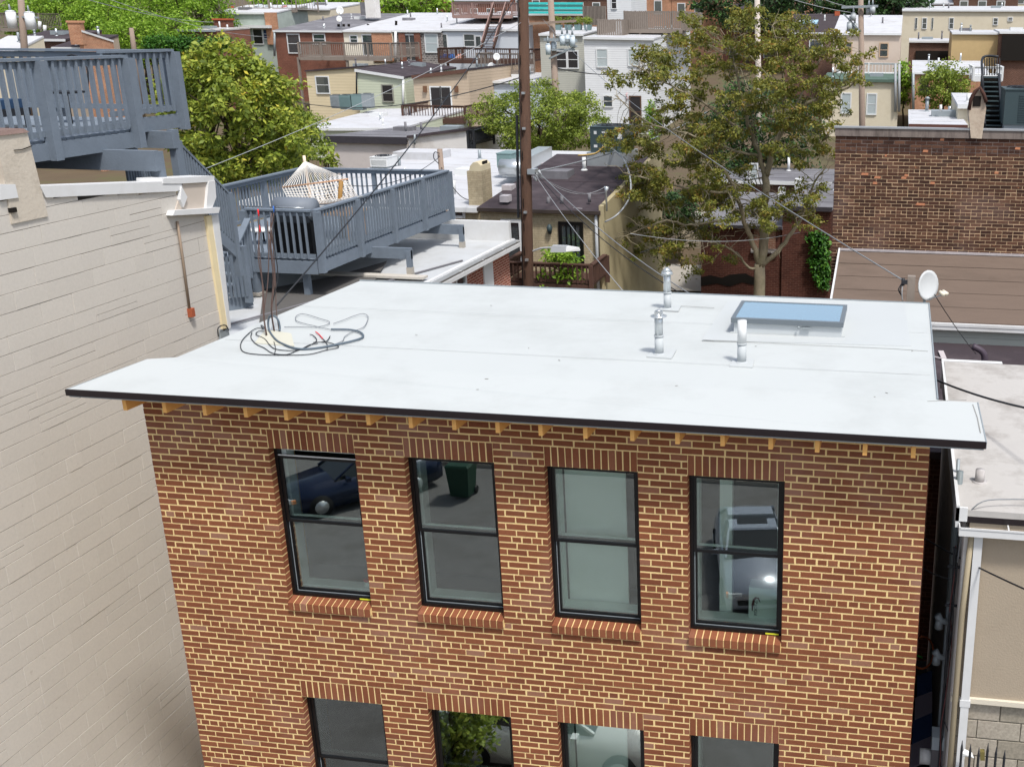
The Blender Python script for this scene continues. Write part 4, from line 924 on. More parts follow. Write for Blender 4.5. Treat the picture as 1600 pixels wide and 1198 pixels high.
MB().beam((xl, YB-.04, t0.z+.03), (14, YB-.04, t0.z+.03), .03, .045).build('wall_flashing', mat('patchy flashing', 'a9a3a4', .8, .35, 6, .2), lr)
MB().box(xl, 14, 9.86, 9.995, e1.z-.12, e1.z-.02).box(xl, 14, 9.85, 9.86, e1.z-.05, e1.z-.0).build('gutter', M_WHITE, lr)
MB().box(xl, 14, 10.02, YB-.03, 0, e1.z-.09).build('wall', siding('pale grey siding', 'aeb3ac', .13), ln_)
# old brick building with 300 bricks picked out
ob = thing('old_brick_building', 'old dark brown brick building with a weathered parapet band at the right', 'building', (9.5, 17, 0))
xl = at(1299, 400, Y=YB).x; zt_ = at(1400, 200, Y=YB).z; zband = at(1400, 214, Y=YB).z
MB().box(xl+.01, 14, YB+.002, 17.2, 0, zt_-.5).build('wall', M_OMORTAR, ob)
MB().box(xl+.012, 14, YB+.0025, YB+.12, zt_-.5, zt_-.02).box(xl-.01, 14, YB-.03, YB+.002, zband, zt_-.02).build('parapet_band', mat('streaked concrete band', '7a706a', .9, .2, 3, .3, 25, dirt='3c3533', dirtamt=.9, dscale=2.5, stretch=(2, 1, .4)), ob)
MB().box(xl-.03, 14, YB-.05, YB+.14, zt_-.019, zt_+.012).build('coping', mat('grey coping metal', '8c8f92', .5, .15, 5, .1), ob)
MB().box(xl+.012, 14, YB+.121, 17.19, zt_-.499, zt_-.45).build('roof', M_GREYROOF, ob)
OB = []; zz = zband-.01; row = 0
while zz > 7.2:
    step = .105 if row % 6 == 3 else .21; x = xl; e = xl+((.105 if row % 2 else .21) if step > .2 else .105)
    while x < 11.6:
        OB.append((round(x+.005, 4), round(e-.005, 4), YB-random.uniform(.001, .006), YB+.05, zz-.056+random.uniform(-.002, .002), zz, 'y')); x = e; e = x+step
    zz -= .0685; row += 1
def hid2(p):
    u, v, _ = proj(p); return v > 392 and u > 1312
lay(OB, M_DBRICK, ob, 'brick', 'brick_field', 300, hid2)
M_SPALL = mat('fresh spalled brick', 'b57b5b', .9, .15, 20, .4, 60)
for (u, v, w_) in ((1351, 272, 11), (1371, 277, 10), (1367, 286, 7), (1446, 236, 8), (1416, 274, 6), (1412, 278, 8), (1457, 286, 7), (1438, 319, 14), (1384, 243, 3), (1472, 218, 6), (1307, 424, 8), (1590, 232, 8), (1557, 270, 6)):
    q_ = at(u, v, Y=YB-.004); hw = w_/1702*23/2; MB().hexa([(q_.x-hw, YB-.006, q_.z-.022), (q_.x+hw*.9, YB-.006, q_.z-.026), (q_.x+hw*.9, YB+.01, q_.z-.026), (q_.x-hw, YB+.01, q_.z-.022), (q_.x-hw*.7, YB-.006, q_.z+.022), (q_.x+hw, YB-.006, q_.z+.018), (q_.x+hw, YB+.01, q_.z+.018), (q_.x-hw*.7, YB+.01, q_.z+.022)]).build('spalled_brick', M_SPALL, ob)
# parged chimney on it
cq = [(1517, 216), (1534, 217), (1541, 170), (1538, 150), (1529, 140), (1519, 150), (1513, 172)]
P_ = [at(u, v, Y=YB-.06) for u, v in cq]; k = len(P_)
MB().add(P_+[p+Vector((0, .45, 0)) for p in P_], [tuple(range(k)), tuple(range(2*k-1, k-1, -1))]+[(i, k+i, k+(i+1) % k, (i+1) % k) for i in range(k)]).build('chimney', mat('parged chimney', 'b9ab99', .9, .15, 3, .5, 25, dirt='6a4a40', dirtamt=.5, dscale=4), ob)
arch = MB(); arch.tube([at(u, v, Y=YB-.1) for u, v in ((1514, 172), (1517, 155), (1524, 143), (1531, 137), (1537, 147), (1541, 160))], .035, 6); arch.build('chimney_arch', mat('broken dark brick arch', '4a332c', .95, .3, 9, .6), ob)
MB().box(at(1520, 160, Y=YB).x, at(1532, 160, Y=YB).x, YB-.075, YB-.05, at(1525, 166, Y=YB).z, at(1525, 150, Y=YB).z).build('chimney_opening', M_DARK, ob)

def ac_unit(name, label, u0, u1, v0, v1, Y, m, depth=None, group=None, louv=True, fan=True, labels=False, louv_from=0.0):
    a, b = at(u0, v1, Y=Y), at(u1, v0, Y=Y); d = depth or (b.x-a.x)*.9
    r = thing(name, label, 'air conditioner', ((a.x+b.x)/2, Y+d/2, a.z), group)
    MB().box(a.x, b.x, Y, Y+d, a.z+.04, b.z-.03).build('cabinet', m, r); MB().box(a.x-.015, b.x+.015, Y-.015, Y+d+.015, b.z-.029, b.z).build('lid', m, r)
    MB().box(a.x+.03, b.x-.03, Y+.05, Y+d-.05, a.z-.06, a.z+.039).build('base', M_GMETAL, r)
    if fan:
        f = MB(); c = ((a.x+b.x)/2, Y+d/2)
        for q in (.42, .3, .18): f.tube([(c[0]+(b.x-a.x)*q*math.cos(t*math.pi/10), c[1]+d*q*math.sin(t*math.pi/10), b.z+.02) for t in range(21)], .012, 4, caps=False)
        f.cyl((c[0], c[1], b.z), .1, .03, 10); f.build('fan_guard', M_WIRE, r)
    if louv:
        n = 12; x0 = a.x+(b.x-a.x)*louv_from
        for k in range(n):
            z = a.z+.1+(b.z-a.z-.2)*k/n; MB().box(x0+.04, b.x-.04, Y-.012, Y-.001, z, z+(b.z-a.z-.2)/n*.45).build('louver', m, r)
    if labels:
        for (fu, fv, wu, wv) in ((.15, .78, .08, .12), (.42, .80, .16, .06), (.62, .80, .14, .06), (.42, .52, .12, .12), (.62, .62, .1, .14), (.85, .7, .13, .26), (.62, .38, .08, .1), (.62, .22, .08, .08), (.15, .28, .1, .1), (.4, .28, .1, .1)):
            x = a.x+(b.x-a.x)*fu; z = a.z+(b.z-a.z)*fv; MB().box(x-wu*(b.x-a.x)*.5, x+wu*(b.x-a.x)*.5, Y-.006, Y-.001, z-wv*(b.z-a.z)*.5, z+wv*(b.z-a.z)*.5).build('sticker', M_WHITE2, r)
    return r
ac_unit('air_conditioner', 'big black louvred air conditioner on the old brick building at the right edge', 1567, 1640, 140, 198, 15.5, M_DGREEN, 1.2, louv_from=.28)
q0, q1 = at(1578, 163, Y=15.48), at(1580, 173, Y=15.48)
# black metal stair and railing on that roof
bs = thing('metal_stair', 'black open tread metal stair climbing beside the air conditioner on the old brick building', 'staircase', tuple(at(1553, 198, Y=16)))
x0, x1 = at(1541, 160, Y=16).x, at(1569, 160, Y=16).x
for k in range(11):
    z = at(1550, 196-k*7.3, Y=16+k*.1).z; MB().box(x0, x1, 16+k*.18, 16.2+k*.18, z-.02, z).build('tread', M_DGREEN, bs)
b0 = at(1541, 198, Y=16); b1 = Vector((x0, 18, at(1541, 120, Y=17.8).z))
MB().beam((x0, 16, b0.z), b1, .05, .16).build('stringer', M_WIRE, bs); MB().beam((x1, 16, b0.z), (x1, 18, b1.z), .05, .16).build('stringer', M_WIRE, bs)
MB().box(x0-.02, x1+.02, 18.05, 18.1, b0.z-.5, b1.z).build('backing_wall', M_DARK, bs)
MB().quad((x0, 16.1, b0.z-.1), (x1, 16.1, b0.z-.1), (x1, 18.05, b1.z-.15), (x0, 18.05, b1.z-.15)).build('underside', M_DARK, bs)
MB().tube(smooth([at(1535, 150, Y=17), at(1535, 118, Y=17), at(1536, 90, Y=18), at(1560, 89, Y=18)]), .03, 6).build('handrail', M_WIRE, bs)
for k in range(7): MB().tube([at(1538+k*4, 118, Y=18.1), at(1538+k*4, 91, Y=18.1)], .012, 5).build('baluster', M_WIRE, bs)

# ============================================================ houses behind
def win_y(par, u0, v0, u1, v1, Y, frame=None, pane=None, name='window', t=None, rail=True, mull=0, out=.06, dy=0.0):
    frame = frame or M_WHITE2; pane = pane or M_PANEG
    a, b = at(u0, v1, Y=Y), at(u1, v0, Y=Y); x0, x1, z0, z1 = a.x, b.x, a.z, b.z; t = t or min(.09, (x1-x0)*.14); Y = Y-dy
    f = MB(); f.box(x0, x0+t, Y-out, Y-.002, z0, z1).box(x1-t, x1, Y-out, Y-.002, z0, z1).box(x0+t, x1-t, Y-out, Y-.002, z1-t, z1).box(x0+t, x1-t, Y-out*1.5, Y-.002, z0, z0+t)
    if rail: f.box(x0+t, x1-t, Y-out*.8, Y-.002, (z0+z1)/2-t*.25, (z0+z1)/2+t*.25)
    for k in range(mull): x = x0+t+(x1-x0-2*t)*(k+1)/(mull+1); f.box(x-t*.25, x+t*.25, Y-out*.7, Y-.003, z0+t, z1-t)
    w_ = f.build(name, frame, par)
    MB().box(x0+t, x1-t, Y-.03, Y-.004, z0+t, z1-t).build('pane', pane, w_); return w_
HS = {}
def hs(name, label, uL, uR, v, Y, vb, depth, wallm, roofm, wins=(), zb=None, trim=M_WHITE2, trimh=.16, over=.15, cat='house', group=None, thick=.12, xd=0, vr=None):
    a, b = at(uL, v, Y=Y), at(uR, vr if vr else v, Y=Y); x0, x1 = a.x, b.x; zL, zR = (a.z, b.z) if vr else ((a.z+b.z)/2,)*2
    zk = at((uL+uR)/2, vb, Y=Y+depth).z; dz = zk-(zL+zR)/2; zb = gz(Y)-1 if zb is None else zb
    r = thing(name, label, cat, ((x0+x1)/2, Y+depth/2, gz(Y)), group)
    MB().hexa([(x0, Y, zb), (x1, Y, zb), (x1, Y+depth, zb), (x0, Y+depth, zb), (x0, Y, zL-thick), (x1, Y, zR-thick), (x1, Y+depth, zR+dz-thick), (x0, Y+depth, zL+dz-thick)]).build('wall', wallm, r)
    o = over
    rf = MB().hexa([(x0-.03, Y-o, zL-thick+.004), (x1+.03, Y-o, zR-thick+.004), (x1+.03, Y+depth, zR+dz-thick+.004), (x0-.03, Y+depth, zL+dz-thick+.004), (x0-.03, Y-o, zL), (x1+.03, Y-o, zR), (x1+.03, Y+depth, zR+dz), (x0-.03, Y+depth, zL+dz)]).build('roof', roofm, r)
    if trim: MB().beam((x0-.02, Y-o-.03, (zL)-trimh/2), (x1+.02, Y-o-.03, zR-trimh/2), .06, trimh).build('gutter', trim, rf)
    for w_ in wins: win_y(r, *w_[:4], Y, **(w_[4] if len(w_) > 4 else {}))
    rc = random.Random(int(uL*7+v)); zz_ = lambda fx, fy: (zL+(zR-zL)*fx)+dz*fy
    for k in range(int(2+(x1-x0)*depth/45)):
        fx, fy = rc.uniform(.1, .9), rc.uniform(.12, .9); X_, Y_ = x0+(x1-x0)*fx, Y+depth*fy; h_ = rc.uniform(.3, .7); q = MB().cyl((X_, Y_, zz_(fx, fy)-.02), .07, h_, 8).cyl((X_, Y_, zz_(fx, fy)-.02), .16, .06, 8, .08)
        if rc.random() < .4: q.cyl((X_, Y_, zz_(fx, fy)+h_), .13, .08, 8, .04)
        q.build('roof_pipe', rc.choice((M_WHITE2, M_GMETAL, M_GREYROOF, M_METAL)), rf)
    for k in range(int(depth/2.2)):
        fy = (k+.6)*2.2/depth
        if fy < .97: MB().beam((x0+.05, Y+depth*fy, zz_(0, fy)+.006), (x1-.05, Y+depth*fy, zz_(1, fy)+.006), .07, .016).build('roof_seam', roofm, rf)
    if rc.random() < .6:
        fx, fy = rc.uniform(.25, .75), rc.uniform(.3, .8); X_, Y_ = x0+(x1-x0)*fx, Y+depth*fy; MB().box(X_-.5, X_+.5, Y_-.4, Y_+.4, zz_(fx, fy)-.1, zz_(fx, fy)+.22).build('roof_hatch', rc.choice((M_WHITE2, M_GREYROOF, M_GMETAL)), rf)
    return r, rf
def chim(par, u0, u1, v0, v1, Y, m, d=.6, cap=None, name='chimney'):
    a, b = at(u0, v1, Y=Y), at(u1, v0, Y=Y); c = MB().box(a.x, b.x, Y, Y+d, a.z, b.z).build(name, m, par)
    if cap: MB().box(a.x-.05, b.x+.05, Y-.05, Y+d+.05, b.z, b.z+.12).build('cap', cap, c)
    return c
def pipe_(par, u, v0, v1, Y, r=.06, m=None, name='roof_pipe'):
    a, b = at(u, v1, Y=Y), at(u, v0, Y=Y); return MB().tube([a, b], r, 8).build(name, m or M_WHITE2, par)
def far_deck(name, label, uL, uR, vr, vf, Y, depth, m, posts=None, legs=(), vleg=None, group=None, joined=True, board=False, bal=.14):
    a, b = at(uL, vr, Y=Y), at(uR, vf, Y=Y); x0, x1, zt, zf = a.x, b.x, a.z, b.z
    r = thing(name, label, 'deck', ((x0+x1)/2, Y+depth/2, zf), group)
    for (p, q, fi) in (((x0, Y), (x1, Y), True), ((x1, Y), (x1, Y+depth), False), ((x0, Y+depth), (x0, Y), False)):
        if board:
            P, Q = Vector((*p, 0)), Vector((*q, 0)); n = max(2, int((Q-P).length/.16)); j = MB()
            for k in range(n):
                x = P.lerp(Q, (k+.5)/n); j.box(x.x-.06, x.x+.06, x.y-.05, x.y+.01, zf-.1, zt-random.uniform(0, .05))
            j.build('fence_boards', m, r, kind='stuff'); MB().beam((*p, zt-.1), (*q, zt-.1), .05, .08).build('rail', m, r)
        else: R3(r, p, q, zf, zt, m=m, posts=posts or 2.0, joined=joined, bal=bal, first=fi, post_w=.11)
    MB().box(x0, x1, Y, Y+depth, zf-.05, zf).build('deck_floor', m, r); MB().box(x0-.02, x1+.02, Y-.06, Y-.02, zf-.3, zf-.01).build('rim_joist', m, r)
    for u in legs:
        l_ = at(u, vleg, Y=Y); MB().box(l_.x-.09, l_.x+.09, Y-.0, Y+.18, l_.z, zf-.06).build('leg', m, r)
    return r
SD_TAN = siding('tan clapboard', 'c9bb9c', .22); SD_GRN = siding('pale green clapboard', 'b9bfaa', .2); SD_BRN = siding('buff clapboard', 'b3a28d', .22)
SD_WHT = siding('white clapboard', 'cfd1d2', .16); SD_GRY = siding('grey clapboard', 'a9a99f', .14); SD_BLU = siding('pale blue siding', 'b4bfcc', .2)
BL = dict(pane=M_PANEB)
# beige house with the black roof
Yb = 22.0
bh, bhr = hs('beige_house', 'beige painted brick house with plum black flat roof behind the tall dark utility pole', 750, 938, 326, Yb, 240, 7.8, M_BEIGE, M_BLKROOF,
   [(787, 343, 816, 408, dict(out=.09))], zb=2.5, trim=mat('dark gutter', '3b332f', .6, .1, 4, 0), trimh=.10)
win_y(bh, 876, 347, 911, 420, Yb, M_BLACK, M_PANEG, 'security_door', rail=False, mull=3, t=.10)
lamp = at(860, 355, Y=Yb); MB().tube([(lamp.x, Yb-.08, lamp.z-.18), (lamp.x, Yb-.1, lamp.z), (lamp.x, Yb-.08, lamp.z+.1)], [.05, .09, .04], 8).build('wall_lamp', M_DGREEN, bh)
MB().tube([at(931, 335, Y=Yb-.1), at(935, 458, Y=Yb-.1)], .05, 6).build('downspout', M_WIREW, bh)
MB().tube([at(948, 330, Y=Yb-.05), at(947, 300, Y=Yb-.05), at(948, 292, Y=Yb-.05)], [.03, .03, .08], 7).build('service_mast', M_METAL, bh)
xe = at(938, 326, Y=Yb).x
MB().hexa([(xe-.02, Yb-.1, 6.0), (xe+.12, Yb-.1, 6.0), (xe+.12, Yb+7.9, 6.0), (xe-.02, Yb+7.9, 6.0), (xe-.02, Yb-.1, 8.32), (xe+.12, Yb-.1, 8.32), (xe+.12, Yb+7.9, 9.15), (xe-.02, Yb+7.9, 9.15)]).box(xe+.0, xe+.12, Yb-.1, Yb+7.9, 2.5, 6.0).build('side_parapet', mat('beige render', 'a39878', .9, .08, 1, .2, 20, dirt='85795c', dirtamt=.5), bh)
for (u, v, w_, h_) in ((868, 259, 20, 6), (795, 293, 18, 7), (790, 307, 14, 6), (825, 283, 12, 5), (850, 265, 8, 4)):
    p = at(u, v, Y=Yb+3); zr = 8.3; p = at(u, v, Z=8.45); MB().box(p.x-w_*.009, p.x+w_*.009, p.y-h_*.03, p.y+h_*.03, 8.3, 8.475+ (p.y-22)*.03).build('roof_patch', mat('silver patch', 'b3aeb0', .6, .2, 5), bhr)
for (u, v) in ((783, 312), (878, 316), (921, 312), (857, 318)): pipe_(bhr, u, v-10, v+4, Yb+.6, .05, M_GREYROOF, 'vent_stub')
MB().beam(at(902, 326, Y=Yb+.1), at(940, 322, Y=Yb+1.5), .3, .03).build('flashing_patch', mat('silver patch', 'b3aeb0'), bhr)
# porch of the beige house
bp_ = far_deck('back_porch', 'dark stained back porch railing in front of the beige house', 788, 925, 408, 445, Yb-1.6, 1.5, M_WOODBR, bal=.13, joined=False)
ac_unit('air_conditioner', 'dark grey green packaged air conditioner with stickers on the plum black roof', 923, 976, 199, 240, 28.0, M_DGREEN, 1.3, louv=False, labels=True)
q_ = at(950, 245, Y=28.1); MB().box(q_.x-.7, q_.x+.75, 27.9, 29.4, q_.z-.35, q_.z+.15).build('roof_curb', M_METAL, bhr)
# white roofed house left of it
wh, whr = hs('white_roofed_house', 'long house with a bright silver coated roof and arched beige chimney behind the hammock deck', 380, 748, 318, 22.6, 229, 16, M_BEIGE, M_WROOF, [(702, 327, 727, 340, dict(rail=False))], zb=2.5, trimh=.14)
c_ = chim(wh, 733, 752, 268, 322, 22.9, M_BEIGE, .8)
ar = MB(); P_ = [at(u, v, Y=22.9) for u, v in ((733, 268), (752, 268), (751, 259), (746, 254), (739, 254), (734, 260))]; k = 6
ar.add(P_+[p+Vector((0, .8, 0)) for p in P_], [tuple(range(k)), tuple(range(2*k-1, k-1, -1))]+[(i, k+i, k+(i+1) % k, (i+1) % k) for i in range(k)]); ar.build('arch_cap', mat('arched chimney render', 'c2b79a', .85, .1, 3, .2), c_)
q_ = at(752, 266, Y=23.0); MB().box(q_.x, q_.x+.02, 23.1, 23.5, q_.z-.1, q_.z+.25).build('flue_opening', M_DARK, c_)
pipe_(whr, 709, 282, 303, 24, .07); pipe_(whr, 624, 245, 262, 32, .06, M_GMETAL)
q_ = at(650, 248, Y=34); MB().box(q_.x-1.0, q_.x+.9, 34, 35.5, q_.z-.2, q_.z+.25).build('roof_hatch', M_WROOF, whr)
ac_unit('air_conditioner', 'white boxed air conditioner with round fan on the bright silver roof', 579, 604, 246, 262, 31, M_WHITE2, .9)
ac_unit('air_conditioner', 'teal green air conditioner cabinet beside the duct on the silver roof near the utility pole', 777, 799, 240, 264, 29, M_TEAL, 1.0, louv=False, fan=False)
dk_ = MB(); dk_.beam(at(796, 266, Y=27.5), at(852, 238, Y=34), .55, .45).build('duct', M_METAL, whr); MB().tube([at(800, 262, Y=27)+Vector((-.4, 0, 0)), at(800, 262, Y=27)+Vector((.5, 0, 0))], .28, 12).build('duct_elbow', M_METAL, whr)
pipe_(whr, 632, 262, 268, 30, .05)
for (u, v) in ((540, 300), (600, 292), (660, 306)):
    p = at(u, v, Z=8.6); MB().box(p.x-.6, p.x+.6, p.y-.2, p.y+.2, 8.35, 8.62).build('roof_curb', M_WROOF, whr) if False else None
# shed pair
sh, shr = hs('grey_rendered_block', 'low grey rendered building with a stained black edged roof in the middle distance', 509, 637, 213, 44, 197, 9, M_GSTUCCO, M_GREYROOF, trim=mat('tarred edge', '353237', .8, .3, 5, .3), trimh=.35)
sw, swr = hs('whitewashed_building', 'stained whitewashed building with dark roof edge beside the grey rendered block', 638, 729, 212, 43.5, 192, 9, M_WALLW, M_BLKROOF, trim=None, vr=200)
pipe_(sw, 648, 210, 226, 43.3, .05, M_GMETAL, 'conduit')
dkf = far_deck('shadowy_porch', 'dark iron porch frame between the whitewashed building and the small green tree', 731, 742, 203, 225, 43.6, 2.5, M_WIRE)
# low white roof with green siding, tan cottages
lw, lwr = hs('low_green_extension', 'low pale green clapboard extension with a bright white roof below the air conditioners', 471, 628, 200, 58, 168, 11, SD_GRN, M_WROOF, vr=200)
ac_unit('air_conditioner', 'leftmost grey louvred air conditioner of the row on the white extension roof', 517, 529, 149, 168, 66, M_GMETAL, group='air conditioners on the white extension roof')
ac_unit('air_conditioner', 'second teal grey louvred air conditioner from the left on the white extension roof', 531, 548, 149, 170, 66, M_TEAL, group='air conditioners on the white extension roof')
ac_unit('air_conditioner', 'third pale teal air conditioner from the left on the white extension roof', 549, 564, 148, 171, 66, M_TEAL, louv=False, group='air conditioners on the white extension roof')
ac_unit('air_conditioner', 'rightmost pale grey air conditioner of the row on the white extension roof', 566, 578, 147, 168, 66, M_GMETAL, louv=False, group='air conditioners on the white extension roof')
tc, tcr = hs('tan_cottage', 'tan clapboard house end with one white framed window beneath the grey deck', 478, 556, 110, 73, 100, 10, SD_TAN, M_BLKROOF, [(495, 119, 514, 147)], zb=5, trim=None, vr=104)
gc, gcr = hs('green_cottage', 'pale green clapboard house with a dark window and black roof', 556, 632, 108, 71, 99, 10, SD_GRN, M_BLKROOF, [(598, 132, 614, 160, dict(frame=mat('grey window frame', '8c8c82'), pane=mat('dark screen', '2d2a2a', .4, .1, 4, 0)))], zb=5, vr=120, trimh=.2)
pipe_(gc, 630, 124, 174, 70.9, .09, M_WHITE2, 'downspout'); pipe_(gc, 557, 108, 150, 70.9, .06, M_WIRE, 'downspout')
bc, bcr = hs('buff_cottage', 'buff clapboard house with glass sliding doors behind the small brown deck', 645, 731, 118, 69, 101, 12, SD_BRN, M_BLKROOF, [(674, 135, 689, 174, dict(frame=M_WHITE2, pane=mat('dark screen', '2d2a2a'), rail=False)), (690, 135, 705, 174, dict(pane=mat('dark screen', '2d2a2a'), rail=False))], zb=5, trim=mat('brown trim', '5a4036', .8), trimh=.25, vr=108)
for u in (664, 713): q_ = at(u, 139, Y=68.9); MB().box(q_.x-.12, q_.x+.12, 68.8, 68.99, q_.z-.25, q_.z+.2).build('porch_lamp', mat('brown lamp', '6a4c38', .6), bc)
far_deck('brown_deck', 'small dark brown deck in front of the buff house sliding doors', 629, 727, 164, 187, 64.5, 4.3, M_WOODBR, bal=.2)
bw, bwr = hs('blue_white_house', 'pale blue walled house with bright white roof left of the dark utility pole', 731, 845, 127, 74, 113, 9, SD_BLU, M_WROOF)
# row of brick house backs
RB, RBr = hs('brick_row_house', 'red brick row house back with a dark slate roof and white framed windows', 428, 536, 48, 88, 21, 14, M_FBRICK, M_GREYROOF, [(451, 53, 468, 84), (490, 53, 508, 70)], zb=6)
pipe_(RB, 429, 50, 88, 87.9, .1, M_GMETAL, 'downspout'); chim(RBr, 564, 575, 4, 24, 96, M_GREYROOF); 
RC, RCr = hs('cream_row_house', 'cream and brick row house back with small window and white door above the grey deck', 536, 612, 48, 88, 20, 15, mat('cream panel', 'd6d0c0', .8, .06, 2), M_WROOF, [(547, 55, 559, 68), (568, 54, 583, 88, dict(rail=False))], zb=6)
a, b = at(584, 96, Y=87.9), at(611, 49, Y=87.9); MB().box(a.x, b.x, 87.9, 88.0, a.z, b.z-.2).build('brick_face', M_ORBRICK, RC)
chim(RCr, 572, 584, 0, 28, 95, M_WALLW, 1.2)
RS, RSr = hs('stone_row_house', 'grey rubble stone row house back with a white door and barred lower grille', 612, 690, 48, 88.2, 20, 15, M_STONEW, M_WROOF, [(632, 54, 650, 96, dict(mull=1)), (665, 53, 684, 83, dict(pane=M_PANEB))], zb=6)
for (u0, u1) in ((626, 632), (650, 656)): a, b = at(u0, 97, Y=88.1), at(u1, 52, Y=88.1); MB().box(a.x, b.x, 88.08, 88.19, a.z, b.z).build('brick_quoin', M_FBRICK, RS)
pipe_(RS, 618, 50, 104, 88.0, .12, M_WHITE2, 'downspout')
RD, RDr = hs('white_panel_row_house', 'white panelled row house back with stair to the roof deck and brown deck below', 690, 812, 46, 88.4, 18, 15, mat('pale blue white panel', 'c3c9cf', .7, .06, 2), M_WROOF, [(725, 53, 742, 74), (690, 53, 699, 80, dict(rail=False)), (743, 56, 752, 75, dict(rail=False))], zb=6)
for (u, v0, v1) in ((619, 33, 40), (575, 38, 41)): pipe_(RCr, u, v0, v1, 92, .12, M_DARK)
for i, u in enumerate((529, 537, 545)): pipe_(RBr, u, 38, 42, 89, .12, M_DARK)
far_deck('grey_deck', 'weathered grey deck on tall posts behind the brick row houses', 466, 612, 66, 90, 82, 5.5, M_WOODOLD, legs=(474, 549), vleg=170, bal=.18)
far_deck('wide_brown_deck', 'dark brown deck with patio clutter behind the white panelled row house', 685, 835, 75, 95, 82, 6, M_WOODBR, bal=.18, legs=(700, 760), vleg=110)
far_deck('rooftop_deck', 'faded pinkish rooftop deck railing on the white panelled row house', 707, 800, 4, 24, 92, 6, mat('faded pink wood', '8a716a', .85, .15, 5), bal=.2)
far_deck('lower_wood_deck', 'low grey brown wooden deck with satellite dishes beside the utility pole', 745, 812, 83, 112, 78, 3.5, M_WOODOLD, bal=.3)
stt = thing('wooden_staircase', 'steep dark wooden staircase rising to the faded rooftop deck', 'staircase', tuple(at(770, 76, Y=86)))
for du in (0, 19): MB().beam(at(752+du, 76, Y=84), at(770+du, 14, Y=89), .12, .3).build('stringer', M_WOODBR, stt); MB().beam(at(752+du, 66, Y=84), at(771+du, 4, Y=89), .08, .1).build('handrail', mat('faded pink wood', '8a716a'), stt)
for k in range(14): f = (k+.5)/14; p, q = at(752, 76, Y=84).lerp(at(770, 14, Y=89), f), at(771, 76, Y=84).lerp(at(789, 14, Y=89), f); MB().beam(p, q, .3, .05).build('tread', M_WOODBR, stt)
for (u0, u1, v0, v1, c, nm, lb) in ((688, 705, 85, 92, '3f6fae', 'blue_sofa', 'blue cushioned patio sofa at the left of the wide brown deck'), (733, 738, 92, 96, '4f7fbe', 'blue_cooler', 'small blue cooler on the wide brown deck'), (711, 718, 85, 92, 'c99a8a', 'pink_planter', 'pinkish planter on the wide brown deck')):
    a, b = at(u0, v1, Y=84), at(u1, v0, Y=84); t_ = thing(nm, lb, nm.split('_')[1], ((a.x+b.x)/2, 84.3, a.z)); mm = mat('paint '+nm, c, .8); MB().box(a.x, b.x, 84, 84.8, a.z, a.z+(b.z-a.z)*.6).build('base', mm, t_); MB().box(a.x+.03, b.x-.03, 84.5, 84.75, a.z+(b.z-a.z)*.61, b.z).build('back', mm, t_)
dish('satellite_dish', 'upper white satellite dish of the pair on the brick row house roof', 531, 17, 90, 14, 13, group='far satellite dishes', mast=1.2)
dish('satellite_dish', 'lower cream satellite dish of the pair on the brick row house roof', 530, 30, 89, 10, 10, group='far satellite dishes', mast=.8)
dish('satellite_dish', 'pale satellite dish higher up beside the dark utility pole', 776, 89, 76, 11, 12, group='far satellite dishes', mast=.9)
dish('satellite_dish', 'large pale satellite dish lower down beside the dark utility pole', 768, 105, 76, 14, 14, group='far satellite dishes', mast=.9)
# upper left houses
GA, GAr = hs('grey_green_house', 'grey green panelled house with a band of windows and clutter filled roof deck', 334, 430, 20, 93, 8, 6, mat('grey green panel', 'a3ada6', .8, .12, 1, .2, 20, dirt='7f8983', dirtamt=.5), M_WROOF, [(356, 45, 361, 58, dict(rail=False)), (362, 45, 376, 58, dict(rail=False)), (378, 45, 390, 58, dict(rail=False)), (397, 45, 410, 70, dict(pane=mat('dark screen', '2d2a2a'))), (412, 45, 424, 62, dict(pane=mat('navy panel', '2c3d5c', .5)))], zb=6)
a, b = at(330, 44, Y=92.7), at(424, 40, Y=92.7); MB().box(a.x, b.x, 92.3, 92.98, a.z, b.z).build('white_band', M_WHITE, GA)
a, b = at(419, 70, Y=92.8), at(431, 20, Y=92.8); MB().box(a.x, b.x, 92.75, 92.97, a.z, b.z).build('brick_pier', M_ORBRICK, GA)
chs = thing('brick_chimney', 'square red brick chimney rising left of the grey green house', 'chimney', tuple(at(346, 80, Y=86)))
a, b = at(337, 60, Y=86), at(354, 32, Y=86); MB().box(a.x, b.x, 86, 87, a.z-3, b.z).build('shaft', M_FBRICK, chs); MB().box(a.x-.08, b.x+.08, 85.9, 87.1, b.z, b.z+.15).build('cap', M_TERRA, chs)
CP, CPr = hs('cream_parapet_house', 'cream rendered house end stepping up behind the slate roof', 431, 516, 14, 101, 4, 8, M_CREAM, M_WROOF, zb=6)
far_deck('cluttered_roof_deck', 'cluttered grey roof deck above the grey green house', 336, 464, -6, 15, 96, 4, M_WOODOLD, bal=.5, posts=3)
